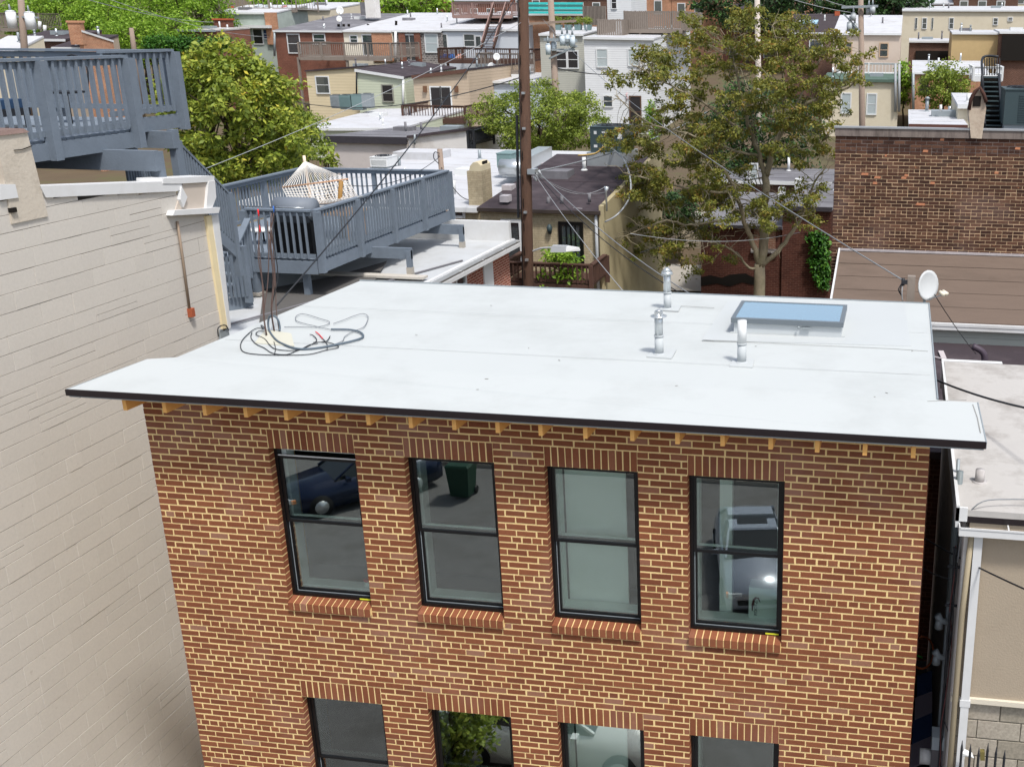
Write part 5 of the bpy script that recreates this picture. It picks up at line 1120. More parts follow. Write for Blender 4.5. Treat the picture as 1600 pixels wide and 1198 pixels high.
for i, (u, v, w_, h_, c) in enumerate(((388, 8, 8, 5, 'd8d8d4'), (400, 7, 7, 7, 'c7cdd0'), (412, 9, 5, 6, '8a9a9c'), (432, 10, 8, 5, '8fb3b0'), (356, 9, 6, 4, 'b0603c'), (441, 8, 4, 5, 'c08a8a'))):
    a, b = at(u-w_/2, v+h_/2+3, Y=96.8), at(u+w_/2, v-h_/2+3, Y=96.8); t_ = thing('patio_clutter', ('white', 'pale grey', 'slate', 'teal', 'orange brown', 'dusty pink')[i]+' piece of patio furniture on the cluttered roof deck', 'patio furniture', ((a.x+b.x)/2, 97, a.z)); mm = mat('clutter'+str(i), c, .8); MB().box(a.x, b.x, 96.8, 97.5, a.z+(b.z-a.z)*.4, a.z+(b.z-a.z)*.55).build('seat', mm, t_); MB().box(a.x, b.x, 97.4, 97.5, a.z+(b.z-a.z)*.56, b.z).build('back', mm, t_); MB().box(a.x, a.x+.1, 96.8, 97.5, a.z, a.z+(b.z-a.z)*.39).box(b.x-.1, b.x, 96.8, 97.5, a.z, a.z+(b.z-a.z)*.39).build('legs', mm, t_)
B1, B1r = hs('shingle_roofed_house', 'house with a plum black roof and white pipes behind the upper left deck', 84, 130, 74, 52, 54, 3.2, mat('tan wood siding', '9a8c7c', .8, .1, 3), M_BLKROOF, zb=5)
B2, B2r = hs('dark_roofed_house', 'plum roofed house behind the leftmost pole', 20, 104, 61, 60, 47, 3.5, M_FBRICK2, M_BLKROOF, zb=5, trim=M_WHITE)
B3, B3r = hs('white_roofed_cottage', 'cottage with a plain white roof at the far left edge', -40, 16, 84, 54, 56, 3, M_CREAM, M_WROOF, zb=5)
SB = thing('salmon_brick_house', 'salmon brick side wall with a stepped chimney behind the upper left deck', 'house', tuple(at(131, 80, Y=52)))
xs_ = at(130, 74, Y=52).x+.35; p0, p1 = at(128, 51, X=xs_), at(177, 67, X=xs_)
MB().hexa([(xs_-.3, p0.y, 4), (xs_, p0.y, 4), (xs_, p1.y, 4), (xs_-.3, p1.y, 4), (xs_-.3, p0.y, p0.z), (xs_, p0.y, p0.z), (xs_, p1.y, p1.z), (xs_-.3, p1.y, p1.z)]).build('wall', M_ORBRICK, SB)
SBr = MB().hexa([(xs_-.32, p0.y-.05, p0.z+.01), (xs_+.05, p0.y-.05, p0.z+.01), (xs_+.05, p1.y, p1.z+.01), (xs_-.32, p1.y, p1.z+.01), (xs_-.32, p0.y-.05, p0.z+.13), (xs_+.05, p0.y-.05, p0.z+.13), (xs_+.05, p1.y, p1.z+.13), (xs_-.32, p1.y, p1.z+.13)]).build('roof_coping', M_WHITE, SB)
chim(SBr, 111, 124, 36, 70, p0.y-.1, M_ORBRICK, .35, mat('salmon cap', 'b98a6c', .9))
for (u, v0, v1) in ((70, 40, 52), (106, 57, 66), (62, 34, 46)): pipe_(B1r, u, v0, v1, 70 if u < 100 else 65, .12); 
fh, fhr = hs('flat_roofed_shed', 'small shed with a thin grey flat roof beside the square brick chimney', 277, 338, 47, 80, 43, 5, M_FBRICK, M_WROOFOLD, zb=6, trim=M_GMETAL)
far_deck('leftmost_wood_deck', 'weathered wooden deck at the top left corner behind the twin transformers', -30, 28, 20, 44, 78, 5, M_WOODOLD, bal=.2)
# right of the dark pole
GG, GGr = hs('grey_siding_house', 'grey clapboard house with a paired black window behind the transformer pole', 843, 912, 53, 74.5, 42, 8, SD_GRY, M_WROOF, [(868, 79, 886, 108, dict(pane=mat('dark screen', '2d2a2a'))), (887, 79, 904, 108, dict(pane=mat('dark screen', '2d2a2a')))], zb=5)
WW, WWr = hs('white_siding_house', 'tall white clapboard house with shaded windows left of the big tree', 912, 1022, 58, 72, 44, 14, SD_WHT, M_WROOF, [(932, 76, 950, 106, BL), (981, 76, 999, 104, BL), (942, 149, 958, 168, {}), (984, 150, 1002, 200, dict(frame=mat('brown door frame', '5a4436', .7), pane=mat('dark screen', '2d2a2a')))], zb=4, vr=60)
q_ = at(978, 153, Y=71.9); MB().tube([(q_.x, 71.9, q_.z-.2), (q_.x+.15, 71.9, q_.z), (q_.x, 71.9, q_.z+.2), (q_.x+.12, 71.9, q_.z+.35)], .04, 5).build('wall_ornament', mat('pink ornament', 'd2a9a9', .6), WW)
far_deck('board_fenced_deck', 'large weathered grey roof deck with upright board fencing on the white clapboard house', 975, 1066, 17, 46, 76, 8, M_WOODOLD, board=True, legs=(1000, 1040), vleg=58)
far_deck('deck_stair_landing', 'lower board fenced landing at the left of the large weathered roof deck', 933, 974, 30, 58, 74.5, 5, M_WOODOLD, board=True)
WT, WTr = hs('white_stair_tower', 'narrow white roof tower with a dark window above the weathered deck', 948, 986, -14, 90, -25, 6, SD_WHT, M_WROOF, [(955, -6, 964, 15, dict(pane=mat('dark screen', '2d2a2a')))], zb=8)
GF = thing('grey_board_fence', 'grey board fence on the rooftop beside the teal awning', 'fence', tuple(at(928, 40, Y=88)))
for k in range(17):
    a, b = at(911+k*2.1, 40, Y=88), at(912.8+k*2.1, 10, Y=88); MB().box(a.x, b.x, 88, 88.05, a.z, b.z).build('board', M_WOODOLD, GF)
TA, TAr = hs('teal_awning_house', 'brick house front with a teal striped awning behind the transformer pole', 826, 912, 22, 92, 12, 6, M_ORBRICK, M_WROOF, [(892, 28, 906, 36, dict(rail=False))], zb=6)
M_TEALA = mat('teal awning cloth', '1f8f8c', .7, .1, 3, .1); M_TEALD = mat('dark teal stripe', '1c5552', .7, .1, 3, .1)
for k in range(5):
    a, b = at(826, 4+k*3.6, Y=91-k*.25), at(911, 4+k*3.6, Y=91-k*.25); q2 = at(826, 7.4+k*3.6, Y=90.8-k*.25); MB().hexa([(a.x, q2.y, q2.z), (b.x, q2.y, q2.z), (b.x, q2.y+.1, q2.z), (a.x, q2.y+.1, q2.z), (a.x, a.y, a.z), (b.x, a.y, a.z), (b.x, a.y+.1, a.z), (a.x, a.y+.1, a.z)]).build('awning_stripe', M_TEALA if k % 2 == 0 else M_TEALD, TA)
def planter(u0, u1, v0, v1, Y, lb, bush=True):
    a, b = at(u0, v1, Y=Y), at(u1, v0, Y=Y); t_ = thing('planter', lb, 'planter', ((a.x+b.x)/2, Y+.3, a.z)); MB().hexa([(a.x+.06, Y+.05, a.z), (b.x-.06, Y+.05, a.z), (b.x-.06, Y+.55, a.z), (a.x+.06, Y+.55, a.z), (a.x, Y, b.z), (b.x, Y, b.z), (b.x, Y+.6, b.z), (a.x, Y+.6, b.z)]).build('tub', M_TEAL, t_); return t_, a, b
BS, BSr = hs('brown_shingle_house', 'brown brick house with a dark shingle roof and a blue skylight behind the big tree', 1225, 1303, 51, 95, 22, 9, M_FBRICK2, mat('dark shingles', '3c3436', .9, .15, 3, .4, 30), [(1264, 62, 1286, 80, dict(rail=False))], zb=6)
a = at(1250, 38, Y=98.5); b = at(1279, 34, Y=100.2); MB().hexa([(a.x, a.y, a.z), (b.x, a.y, a.z), (b.x, b.y, b.z), (a.x, b.y, b.z), (a.x, a.y, a.z+.15), (b.x, a.y, a.z+.15), (b.x, b.y, b.z+.15), (a.x, b.y, b.z+.15)]).build('skylight', mat('blue skylight', '9fc3d6', .2, .05, 3, 0), BSr)
chim(BSr, 1304, 1312, 18, 26, 103, M_TERRA)
PK, PKr = hs('pink_stucco_house', 'pinkish stucco house with a white sloped roof behind the right transformer pole', 1302, 1408, 52, 84, 24, 9, M_PINK, M_WROOF, [(1373, 67, 1389, 90, dict(frame=mat('tan frame', 'b39a80'))), (1320, 66, 1332, 84, dict(frame=mat('tan frame', 'b39a80')))], zb=6)
far_deck('white_railed_balcony', 'balcony with crisp white railings on the pinkish stucco house', 1310, 1405, 98, 117, 77, 5, M_WHITE2, bal=.25)
LB_, LBr = hs('cream_rear_wing', 'cream rendered rear wing with two shaded windows and downpipes below the white balcony', 1286, 1405, 124, 72.5, 114, 5, M_CREAM, mat('green awning edge', '4f6358', .7), [(1313, 145, 1331, 178, BL), (1353, 146, 1371, 180, BL)], zb=3, trim=mat('green awning edge', '4f6358'), trimh=.2)
for u in (1399, 1405): pipe_(LB_, u, 100, 175, 72.3, .09, M_WIREW, 'downspout')
CW, CWr = hs('long_cream_building', 'long cream building with a row of small dark windows at the top right', 1410, 1640, 16, 112, 10, 8, M_CREAM, M_WROOF, [(1429, 28, 1434, 46, dict(rail=False)), (1440, 28, 1449, 46, {}), (1455, 28, 1459, 46, dict(rail=False)), (1482, 28, 1491, 46, {}), (1551, 28, 1560, 40, {}), (1574, 27, 1583, 34, {})], zb=8)
hs('far_brown_block', 'distant brown brick block above the long cream building', 1466, 1560, 2, 150, -6, 8, M_FBRICK2, M_GREYROOF, zb=9)
BP, BPr = hs('brown_brick_wing', 'brown brick wing with a covered black opening beneath the long cream building', 1421, 1488, 64, 92, 60, 8, M_FBRICK2, M_WROOF, zb=6)
a, b = at(1430, 96, Y=91.9), at(1486, 80, Y=91.9); MB().box(a.x, b.x, 91.8, 91.99, a.z, b.z).build('dark_opening', M_DARK, BP)
TX, TXr = hs('tan_board_box', 'tan plywood clad rooftop box with a white edge at the right', 1488, 1561, 51, 85, 47, 6, mat('tan plywood', 'b59d72', .85, .12, 3, .2, 20), M_WROOF, zb=6)
DP, DPr = hs('black_canopy', 'black framed canopy right of the tan plywood box', 1562, 1640, 50, 84, 46, 6, M_FBRICK2, M_WROOF, zb=6)
a, b = at(1563, 95, Y=83.9), at(1640, 56, Y=83.9); MB().box(a.x, b.x, 83.7, 83.98, a.z, b.z).build('dark_opening', M_DARK, DP)
OR_, ORr = hs('orange_brick_wing', 'orange brick wing with a white roof partly hidden by a leafy tree at the right', 1426, 1545, 114, 74, 95, 9, M_ORBRICK, M_WROOF, [(1437, 119, 1452, 146, dict(frame=mat('dark frame', '3a3330'), pane=mat('dark screen', '2d2a2a')))], zb=3, trimh=.12)
pipe_(OR_, 1427, 115, 172, 73.8, .1, M_GMETAL, 'downspout')
WB, WBr = hs('low_white_roof_block', 'low flat white roofed block just above the old brick parapet', 1421, 1511, 194, 30, 172, 9, M_FBRICK2, M_WROOF, zb=3, trim=mat('rusty edge', '5a3b33', .8), trimh=.12)
pipe_(WBr, 1470, 164, 174, 34, .05); SW2, SWr2 = hs('slanted_white_roof', 'slanted white roof beside the parged chimney at the right', 1497, 1600, 163, 33, 146, 6, M_CREAM, M_WROOF, zb=3)
far_deck('white_railed_roof_terrace', 'white railed terrace left of the black metal stair', 1522, 1566, 104, 120, 60, 5, M_WHITE2, bal=.25)
# shaded brick wall behind the trunk, fence, low roofs
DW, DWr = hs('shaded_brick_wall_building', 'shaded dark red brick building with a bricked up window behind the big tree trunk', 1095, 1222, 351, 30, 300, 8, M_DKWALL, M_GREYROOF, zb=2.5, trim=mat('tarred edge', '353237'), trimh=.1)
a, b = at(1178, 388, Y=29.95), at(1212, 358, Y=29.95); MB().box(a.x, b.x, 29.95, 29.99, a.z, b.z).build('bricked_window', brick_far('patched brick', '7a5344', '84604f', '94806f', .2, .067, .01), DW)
MB().box(a.x-.1, b.x+.1, 29.85, 29.99, a.z-.15, a.z-.01).build('window_ledge', M_STONEW, DW)
mb = MB(); a, b = at(1095, 462, Y=29.97), at(1180, 428, Y=29.97); mb.add([at(u, v, Y=29.975) for u, v in ((1095, 433), (1110, 430), (1128, 434), (1140, 429), (1165, 427), (1172, 431), (1181, 434), (1180, 446), (1160, 441), (1140, 448), (1120, 443), (1095, 447))], [tuple(range(12))]); mb.build('soot_stain', M_DARK, DW)
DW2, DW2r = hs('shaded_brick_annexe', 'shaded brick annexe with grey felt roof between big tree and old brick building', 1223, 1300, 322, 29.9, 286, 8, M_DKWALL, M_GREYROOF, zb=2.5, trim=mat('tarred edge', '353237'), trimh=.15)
for (u, v) in ((1221, 300), (1247, 286)): q_ = at(u, v, Y=34); MB().box(q_.x-.13, q_.x+.13, 34, 34.3, q_.z-.4, q_.z+.15).build('white_roof_vent', M_WHITE2, DW2r)
GH, GHr = hs('low_grey_house', 'low grey house with a lit doorway glimpsed through the big tree branches', 1110, 1300, 282, 41, 262, 7, M_FBRICK2, M_GREYROOF, [(1171, 255, 1185, 288, dict(pane=M_PANEB))], zb=3)
FN = thing('board_fence', 'tall fence of pale vertical boards left of the shaded brick wall', 'fence', tuple(at(1060, 445, Y=37)))
for k in range(19):
    u = 1024+k*3.9; a, b = at(u, 447, Y=37), at(u+3.1, 354, Y=37); MB().box(a.x, b.x, 37, 37.03, a.z, b.z-random.uniform(0, .05)).build('board', mat('pale fence board', 'a29884', .9, .15, 4, .2, rnd=.25) if k > 8 else M_WOODOLD, FN)
for v in (362, 436): a, b = at(1022, v, Y=37.04), at(1098, v+1, Y=37.04); MB().beam(a, b, .06, .12).build('rail', M_WOODOLD, FN)
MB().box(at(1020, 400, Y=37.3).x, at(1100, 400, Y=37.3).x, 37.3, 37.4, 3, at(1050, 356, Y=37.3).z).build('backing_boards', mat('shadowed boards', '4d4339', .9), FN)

# far rows closing the view
labs = ['distant red brick house', 'distant brown brick house', 'distant orange brick house', 'distant cream house']
mats4 = [M_FBRICK, M_FBRICK2, M_ORBRICK, M_CREAM]
r3 = random.Random(3)
for row, Yr in enumerate((128, 165, 215)):
    x = -75-row*14; i = 0
    while x < 45+row*8:
        wd = r3.uniform(5, 8.5); h = r3.uniform(15.2, 17.6)+row*3.2; k = r3.choice((0, 0, 1, 2, 3)); u, v, _ = proj((x+wd/2, Yr, h-2))
        if -20 < u < 1620:
            r = thing('distant_house', labs[k]+' of the %s far row, %s' % (('nearer', 'middle', 'farthest')[row], 'about %s across, %s' % (('a tenth', 'a fifth', 'a third', 'two fifths', 'half', 'three fifths', 'two thirds', 'four fifths', 'nine tenths', 'the whole')[min(9, max(0, int(u/160)))], 'wide' if wd > 6.9 else 'narrow' if wd < 5.8 else 'mid width')), 'house', (x+wd/2, Yr+5, gz(Yr)), 'distant houses on the hill')
            MB().box(x, x+wd-.05, Yr, Yr+10, gz(Yr)-1, h).build('wall', mats4[k], r)
            MB().hexa([(x-.05, Yr-.3, h), (x+wd, Yr-.3, h), (x+wd, Yr+10, h+.9), (x-.05, Yr+10, h+.9), (x-.05, Yr-.3, h+.15), (x+wd, Yr-.3, h+.15), (x+wd, Yr+10, h+1.05), (x-.05, Yr+10, h+1.05)]).build('roof', r3.choice((M_WROOF, M_GREYROOF, M_WROOF, M_BLKROOF)), r)
            for wx in range(int(wd//2.2)):
                for wz in (h-2.4, h-5.4):
                    xx = x+.7+wx*2.1; f = MB().box(xx, xx+1.0, Yr-.06, Yr-.002, wz, wz+1.6).build('window', M_WHITE2, r); MB().box(xx+.1, xx+.9, Yr-.08, Yr-.061, wz+.1, wz+1.5).build('pane', M_PANEG, f)
        x += wd; i += 1

# ============================================================ trees
def leaf_mesh(name, centers, radii, per, size, m, parent, flat=.55, tone_b=None, rs=1, kind=None, droop=.15):
    g_ = np.random.default_rng(rs); C_ = np.asarray(centers, float); R_ = np.asarray(radii, float)
    n = len(C_)*per; idx = np.repeat(np.arange(len(C_)), per)
    d = g_.normal(size=(n, 3)); d /= np.linalg.norm(d, axis=1)[:, None]; d *= (g_.random(n)**.45)[:, None]
    pos = C_[idx]+d*R_[idx][:, None]*np.array([1, 1, flat])
    nrm = g_.normal(size=(n, 3))*.75+np.array([0, 0, .8])+d*.6; nrm /= np.linalg.norm(nrm, axis=1)[:, None]
    a = np.cross(nrm, g_.normal(size=(n, 3))); a /= np.linalg.norm(a, axis=1)[:, None]; b = np.cross(nrm, a)
    L = size*(.6+.8*g_.random(n))[:, None]; Wd = L*(.32+.2*g_.random(n))[:, None]
    v0 = pos; v1 = pos+a*L*.5+b*Wd*.6-nrm*L*.06; v2 = pos+a*L-np.array([0, 0, 1])*L*droop; v3 = pos+a*L*.5-b*Wd*.6-nrm*L*.06
    V = np.stack([v0, v1, v2, v3], 1).reshape(-1, 3)-np.array(ORG[parent.name])
    me = bpy.data.meshes.new(name); me.vertices.add(4*n); me.vertices.foreach_set('co', V.ravel()); me.loops.add(4*n); me.polygons.add(n)
    me.loops.foreach_set('vertex_index', np.arange(4*n)); me.polygons.foreach_set('loop_start', np.arange(0, 4*n, 4)); me.update()
    ct = g_.random(len(C_)); t = np.clip(.35*ct[idx]+.65*g_.random(n), 0.001, 1)
    if tone_b is not None: t = np.clip(t*.6+.4*tone_b(pos), .001, 1)
    at_ = me.attributes.new('tone', 'FLOAT', 'FACE'); at_.data.foreach_set('value', t); me.materials.append(m)
    o = bpy.data.objects.new(name, me); COL.objects.link(o); o.parent = parent; ORG[o.name] = ORG[parent.name]; return o
def limb(mb, p, q, r0, r1, wob=.08, n=6, rs=random):
    p, q = Vector(p), Vector(q); L = (q-p).length; pts = [p]
    for i in range(1, n): pts.append(p.lerp(q, i/n)+Vector((rs.uniform(-1, 1), rs.uniform(-1, 1), rs.uniform(-.6, 1)))*L*wob)
    pts.append(q); pts = smooth(pts, 2); m = len(pts)
    mb.tube(pts, [r0+(r1-r0)*i/(m-1) for i in range(m)], 6 if r0 > .04 else 4); return pts
def tree(name, label, base, crown, rad, nclump, per, csize, leaf, m, tr=.18, bark=None, group=None, seed=1, shell=.35, flat=.6, limbs=6, shape=None):
    rs = random.Random(seed); base = Vector(base); crown = Vector(crown); root = thing(name, label, 'tree', tuple(base), group)
    cs = []
    while len(cs) < nclump:
        d = Vector((rs.gauss(0, 1), rs.gauss(0, 1), rs.gauss(0, 1))).normalized(); k = shell+(1-shell)*rs.random()**.5; k *= 1+.16*math.sin(3*d.x*2+seed)*math.cos(4*d.z+seed)
        cs.append(crown+Vector((d.x*rad[0]*k, d.y*rad[1]*k, d.z*rad[2]*k)))
    mb = MB(); top = crown+Vector((0, 0, -rad[2]*.3)); limb(mb, base, top, tr, tr*.6, .03, rs=rs)
    ends = []
    for i in range(limbs):
        e = crown+Vector((math.cos(i*2.4)*rad[0]*.55, math.sin(i*2.4)*rad[1]*.55, rs.uniform(-.1, .5)*rad[2])); limb(mb, base.lerp(top, .75), e, tr*.5, tr*.18, .08, rs=rs); ends.append(e)
    for c in cs[::max(1, nclump//70)]:
        e = min(ends, key=lambda q: (q-c).length); limb(mb, e, c, tr*.14, tr*.05, .08, 3, rs=rs)
    mb.build('trunk', bark or M_BARKD, root)
    leaf_mesh('crown', cs, [csize*rs.uniform(.6, 1.3) for _ in cs], per, leaf, m, root, flat, rs=seed); return root
# glossy tree behind the decks
tree('magnolia_tree', 'broad tree with glossy yellow green leaves behind the blue grey decks', (*at(370, 200, Y=24.5).xy, 3.3), at(368, 183, Y=24.5), (2.15, 2.2, 2.3), 330, 80, .36, .17, M_LEAF_MAG, .2, seed=2, shell=.45, flat=.7)
tree('leafy_bush', 'darker leafy bush showing at the right of the glossy yellow green tree', (*at(470, 200, Y=30).xy, 4), at(462, 218, Y=30), (1.1, 1.5, 1.1), 60, 60, .4, .13, M_LEAF_MID, .08, seed=4)
tree('leafy_sprig_tree', 'slender tree top sprig showing above the hammock deck rail', (*at(512, 300, Y=21).xy, 3.3), at(508, 248, Y=21), (.30, .3, .28), 14, 26, .13, .13, M_LEAF_MAG, .04, seed=5)
for i, (u, v, Y, rx, rz_, lb) in enumerate(((120, 22, 88, 4.6, 3.6, 'bright lime green tree at the left of the top left group'), (215, 12, 92, 5.5, 4.2, 'bright lime green tree in the middle of the top left group'), (295, 22, 90, 4.2, 4.0, 'bright lime green tree nearest the grey green house'), (235, 62, 80, 4.6, 2.2, 'low lime green tree above the upper deck corner'), (158, 40, 84, 3.4, 2.4, 'small lime green tree beside the salmon brick gable'), (60, 30, 96, 3.5, 3.0, 'lime green tree beside the twin transformers'))):
    p = at(u, v, Y=Y); tree('lime_tree', lb, (p.x, Y, gz(Y)), p, (rx, rx, rz_), 190, 70, .9, .26, M_LEAF_LIME, .25, seed=10+i, group='lime green trees at the top left', shell=.3)
p = at(846, 186, Y=46); tree('rounded_green_tree', 'rounded mid green tree spreading behind the dark utility pole', (p.x, 46, gz(46)), p, (3.65, 3, 1.75), 330, 90, .5, .13, M_LEAF_MID, .2, seed=21, flat=.5)
p = at(880, 422, Y=20.8); tree('lime_sapling', 'small fresh lime green sapling below the street light', (p.x, 20.8, 3), p+Vector((-.1, 0, 0)), (.72, .6, .72), 42, 34, .24, .13, M_LEAF_LIME, .03, seed=22, shell=.2)
p = at(1478, 132, Y=68); tree('slender_green_tree', 'mid green feathery tree in front of the orange brick wing', (p.x, 68, gz(68)), p, (1.75, 1.5, 1.6), 120, 40, .5, .2, M_LEAF_MID, .1, seed=23)
p = at(1413, 130, Y=76); tree('narrow_lime_tree', 'narrow bright green tree squeezed beside the cream rear wing', (p.x, 76, gz(76)), p, (.5, .8, 1.6), 50, 40, .4, .2, M_LEAF_LIME, .08, seed=24)
for i, (u, v, Y, rx, rz_, lb) in enumerate(((1170, 8, 125, 7, 3, 'distant dark tree above the big tree crown'), (1270, 6, 120, 7, 2.6, 'distant dark green tree above the shingle roof'), (1350, 12, 122, 5, 2.6, 'distant dark green tree above the right transformer pole'), (1395, 6, 118, 4, 2.4, 'distant dark tree left of the long cream building'))):
    p = at(u, v, Y=Y); tree('distant_tree', lb, (p.x, Y, gz(Y)), p, (rx, 4, rz_), 110, 40, 1.1, .45, M_LEAF_DK, .3, seed=30+i, group='distant dark trees')
for i, (u, v, Y, rx, rz_, lb) in enumerate(((1440, 0, 170, 7, 2.5, 'far yellow green tree above the long cream building'), (520, 10, 120, 4, 2.2, 'far lime tree behind the cream parapet house'), (640, 10, 122, 5, 2.0, 'far lime tree behind the white row house roof'), (440, 6, 125, 4, 2.0, 'far lime tree behind the cluttered deck'))):
    p = at(u, v, Y=Y); tree('far_tree', lb, (p.x, Y, gz(Y)), p, (rx, 4, rz_), 90, 40, 1.1, .45, M_LEAF_LIME, .3, seed=40+i, group='far lime trees')
p = at(1180, 215, Y=48); tree('shade_tree', 'deep green tree filling the gap behind the big tree branches', (p.x, 48, gz(48)), p, (3.4, 2, 2.6), 190, 46, .6, .2, M_LEAF_DK, .2, seed=50)
p = at(1065, 345, Y=34); tree('garden_shrub', 'deep green shrub leaning over the pale board fence', (p.x, 34, gz(34)), p+Vector((-.3, 0, .35)), (.9, 1, .85), 80, 46, .3, .14, M_LEAF_DK, .06, seed=51)
p = at(1020, 190, Y=66); tree('climbing_vine', 'bright climbing vine on the corner of the tall white clapboard house', (p.x, 66, gz(66)), p, (.5, .4, 1.5), 50, 40, .3, .16, M_LEAF_LIME, .05, seed=52)
for i, (u, lb) in enumerate(((872, 'left rooftop planter by the grey clapboard house'), (888, 'middle grey rooftop planter by the grey clapboard house'), (903, 'round clipped bush planter on the grey clapboard house roof'), (918, 'right rooftop planter with a clipped round bush'))):
    t_, a, b = planter(u-6, u+4, 39, 49, 78, lb); leaf_mesh('bush', [((a.x+b.x)/2, 78.3, b.z+.3)], [.42], 500, .12, M_LEAF_MID, t_, .8, rs=60+i)
# ivy
iv = thing('ivy', 'bright green ivy patch climbing the shaded brick annexe by the old building corner', 'ivy', tuple(at(1280, 440, Y=29.8)))
cs = [at(1277+r3.uniform(-12, 12)*(1 if v < 420 else .7)+(v-370)*.10, v, Y=29.75) for v in [r3.uniform(366, 448) for _ in range(90)]]
leaf_mesh('foliage', cs, [.2]*len(cs), 26, .14, M_IVY, iv, .9, rs=70)
hd = thing('ivy_hedge', 'dense ivy covered wall top below the shed at the upper left', 'hedge', tuple(at(290, 78, Y=76)))
cs = [at(r3.uniform(226, 358), r3.uniform(60, 78), Y=76+r3.uniform(0, 1)) for _ in range(170)]
leaf_mesh('foliage', cs, [.5]*len(cs), 36, .22, M_IVY, hd, .8, rs=71)
# the large tree
bt = thing('ailanthus_tree', 'large spreading tree with bare grey limbs and olive brown leaf clusters right of centre', 'tree', tuple(at(1186, 470, Y=25)-Vector((0, 0, 2.5))))
mb = MB(); rb = random.Random(77); nodes = []
def lim(pts, Ys, r0, r1):
    P_ = smooth([at(u, v, Y=Y) for (u, v), Y in zip(pts, Ys)], 4); m = len(P_)
    P_ = [p+Vector((rb.uniform(-1, 1), rb.uniform(-1, 1), rb.uniform(-1, 1)))*.03 for p in P_]
    mb.tube(P_, [r0+(r1-r0)*i/(m-1) for i in range(m)], 8 if r0 > .06 else 5)
    nodes.extend((P_[i], r0+(r1-r0)*i/(m-1)) for i in range(m//3, m))
b0 = at(1186, 470, Y=25)-Vector((0, 0, 2.4))
mb.tube([b0, at(1186, 470, Y=25), at(1187, 440, Y=25), at(1187, 412, Y=25)], [.24, .19, .18, .17], 10)
lim([(1187, 414), (1194, 380), (1193, 340), (1197, 300), (1196, 272)], [25]*5, .16, .11)
lim([(1187, 416), (1180, 392), (1172, 370), (1162, 342), (1150, 300), (1128, 262), (1098, 240)], [25, 24.9, 24.8, 24.6, 24.3, 24, 23.8], .10, .04)
lim([(1188, 420), (1170, 420), (1158, 404), (1140, 388), (1118, 380), (1095, 376)], [25, 24.8, 24.6, 24.4, 24.2, 24], .05, .02)
lim([(1190, 414), (1210, 398), (1232, 372), (1252, 340), (1264, 312), (1285, 290)], [25, 25.1, 25.2, 25.3, 25.4, 25.4], .09, .04)
lim([(1196, 275), (1206, 240), (1220, 205), (1238, 178), (1275, 155), (1310, 142), (1338, 128)], [25, 25, 25.1, 25.2, 25.3, 25.4, 25.5], .10, .03)
lim([(1196, 280), (1186, 240), (1172, 205), (1160, 160), (1150, 110), (1140, 70)], [25, 25, 24.8, 24.7, 24.6, 24.5], .08, .02)
lim([(1176, 212), (1140, 190), (1105, 165), (1060, 140), (1010, 112), (985, 100)], [24.9, 24.6, 24.2, 24, 23.8, 23.7], .05, .015)
lim([(1186, 245), (1150, 235), (1110, 222), (1060, 205), (1010, 190), (960, 150)], [25, 24.7, 24.4, 24.0, 23.8, 23.6], .05, .015)
lim([(1220, 205), (1225, 160), (1222, 115), (1210, 75), (1208, 40)], [25.1]*5, .06, .015)
lim([(1238, 178), (1260, 130), (1280, 95), (1300, 70)], [25.2, 25.4, 25.6, 25.8], .045, .015)
lim([(1264, 312), (1272, 285), (1290, 262), (1300, 240)], [25.4]*4, .04, .015)
lim([(1150, 300), (1110, 300), (1060, 290), (1010, 280), (975, 270)], [24.3, 24, 23.7, 23.5, 23.3], .05, .015)
lim([(1160, 342), (1120, 345), (1080, 352), (1040, 345), (1000, 360), (960, 375)], [24.6, 24.2, 24, 23.6, 23.3, 23], .04, .012)
lim([(1252, 340), (1230, 330), (1215, 340), (1205, 352)], [25.3]*4, .03, .012)
lim([(1206, 240), (1245, 235), (1280, 225), (1298, 205)], [25.1]*4, .03, .012)
ell = [(1150, 110, 105, 75, 40), (1240, 110, 110, 85, 52), (1300, 90, 55, 55, 20), (1010, 100, 40, 22, 13), (1060, 130, 60, 45, 22), (960, 122, 22, 8, 4), (985, 215, 40, 22, 12), (1060, 210, 65, 50, 30), (1130, 220, 60, 60, 24), (1050, 290, 70, 45, 30), (1000, 285, 40, 30, 14), (1130, 310, 60, 40, 20), (1210, 330, 34, 26, 10), (1265, 250, 35, 45, 9), (1250, 330, 30, 30, 6), (1070, 370, 60, 28, 14), (1000, 375, 60, 30, 13), (950, 395, 35, 22, 8), (1110, 410, 40, 20, 4), (1275, 180, 50, 40, 12), (1190, 45, 60, 35, 16), (1085, 60, 35, 40, 12), (1215, 200, 60, 50, 10), (925, 122, 10, 5, 1), (1040, 390, 30, 20, 5)]
cl = []
for (cu, cv, ru, rv, n_) in ell:
    for k in range(int(n_*(1.2 if cv > 250 else .95))):
        t = rb.random()*2*math.pi; q = math.sqrt(rb.random()); cl.append(at(cu+ru*q*math.cos(t), cv+rv*q*math.sin(t), Y=24.8+rb.gauss(0, 1.3)))
for c in cl:
    nd = min(nodes, key=lambda q: (q[0]-c).length+rb.random()*.5)
    P_ = limb(mb, nd[0], c, min(.022, nd[1]*.5), .006, .10, 4, rb)
    if rb.random() < .55:
        j = P_[len(P_)//2]; limb(mb, j, j+Vector((rb.uniform(-.7, .7), rb.uniform(-.5, .5), rb.uniform(-.2, .6))), .009, .003, .1, 3, rb)
nodes_dead = [n for n in nodes if rb.random() < .6]
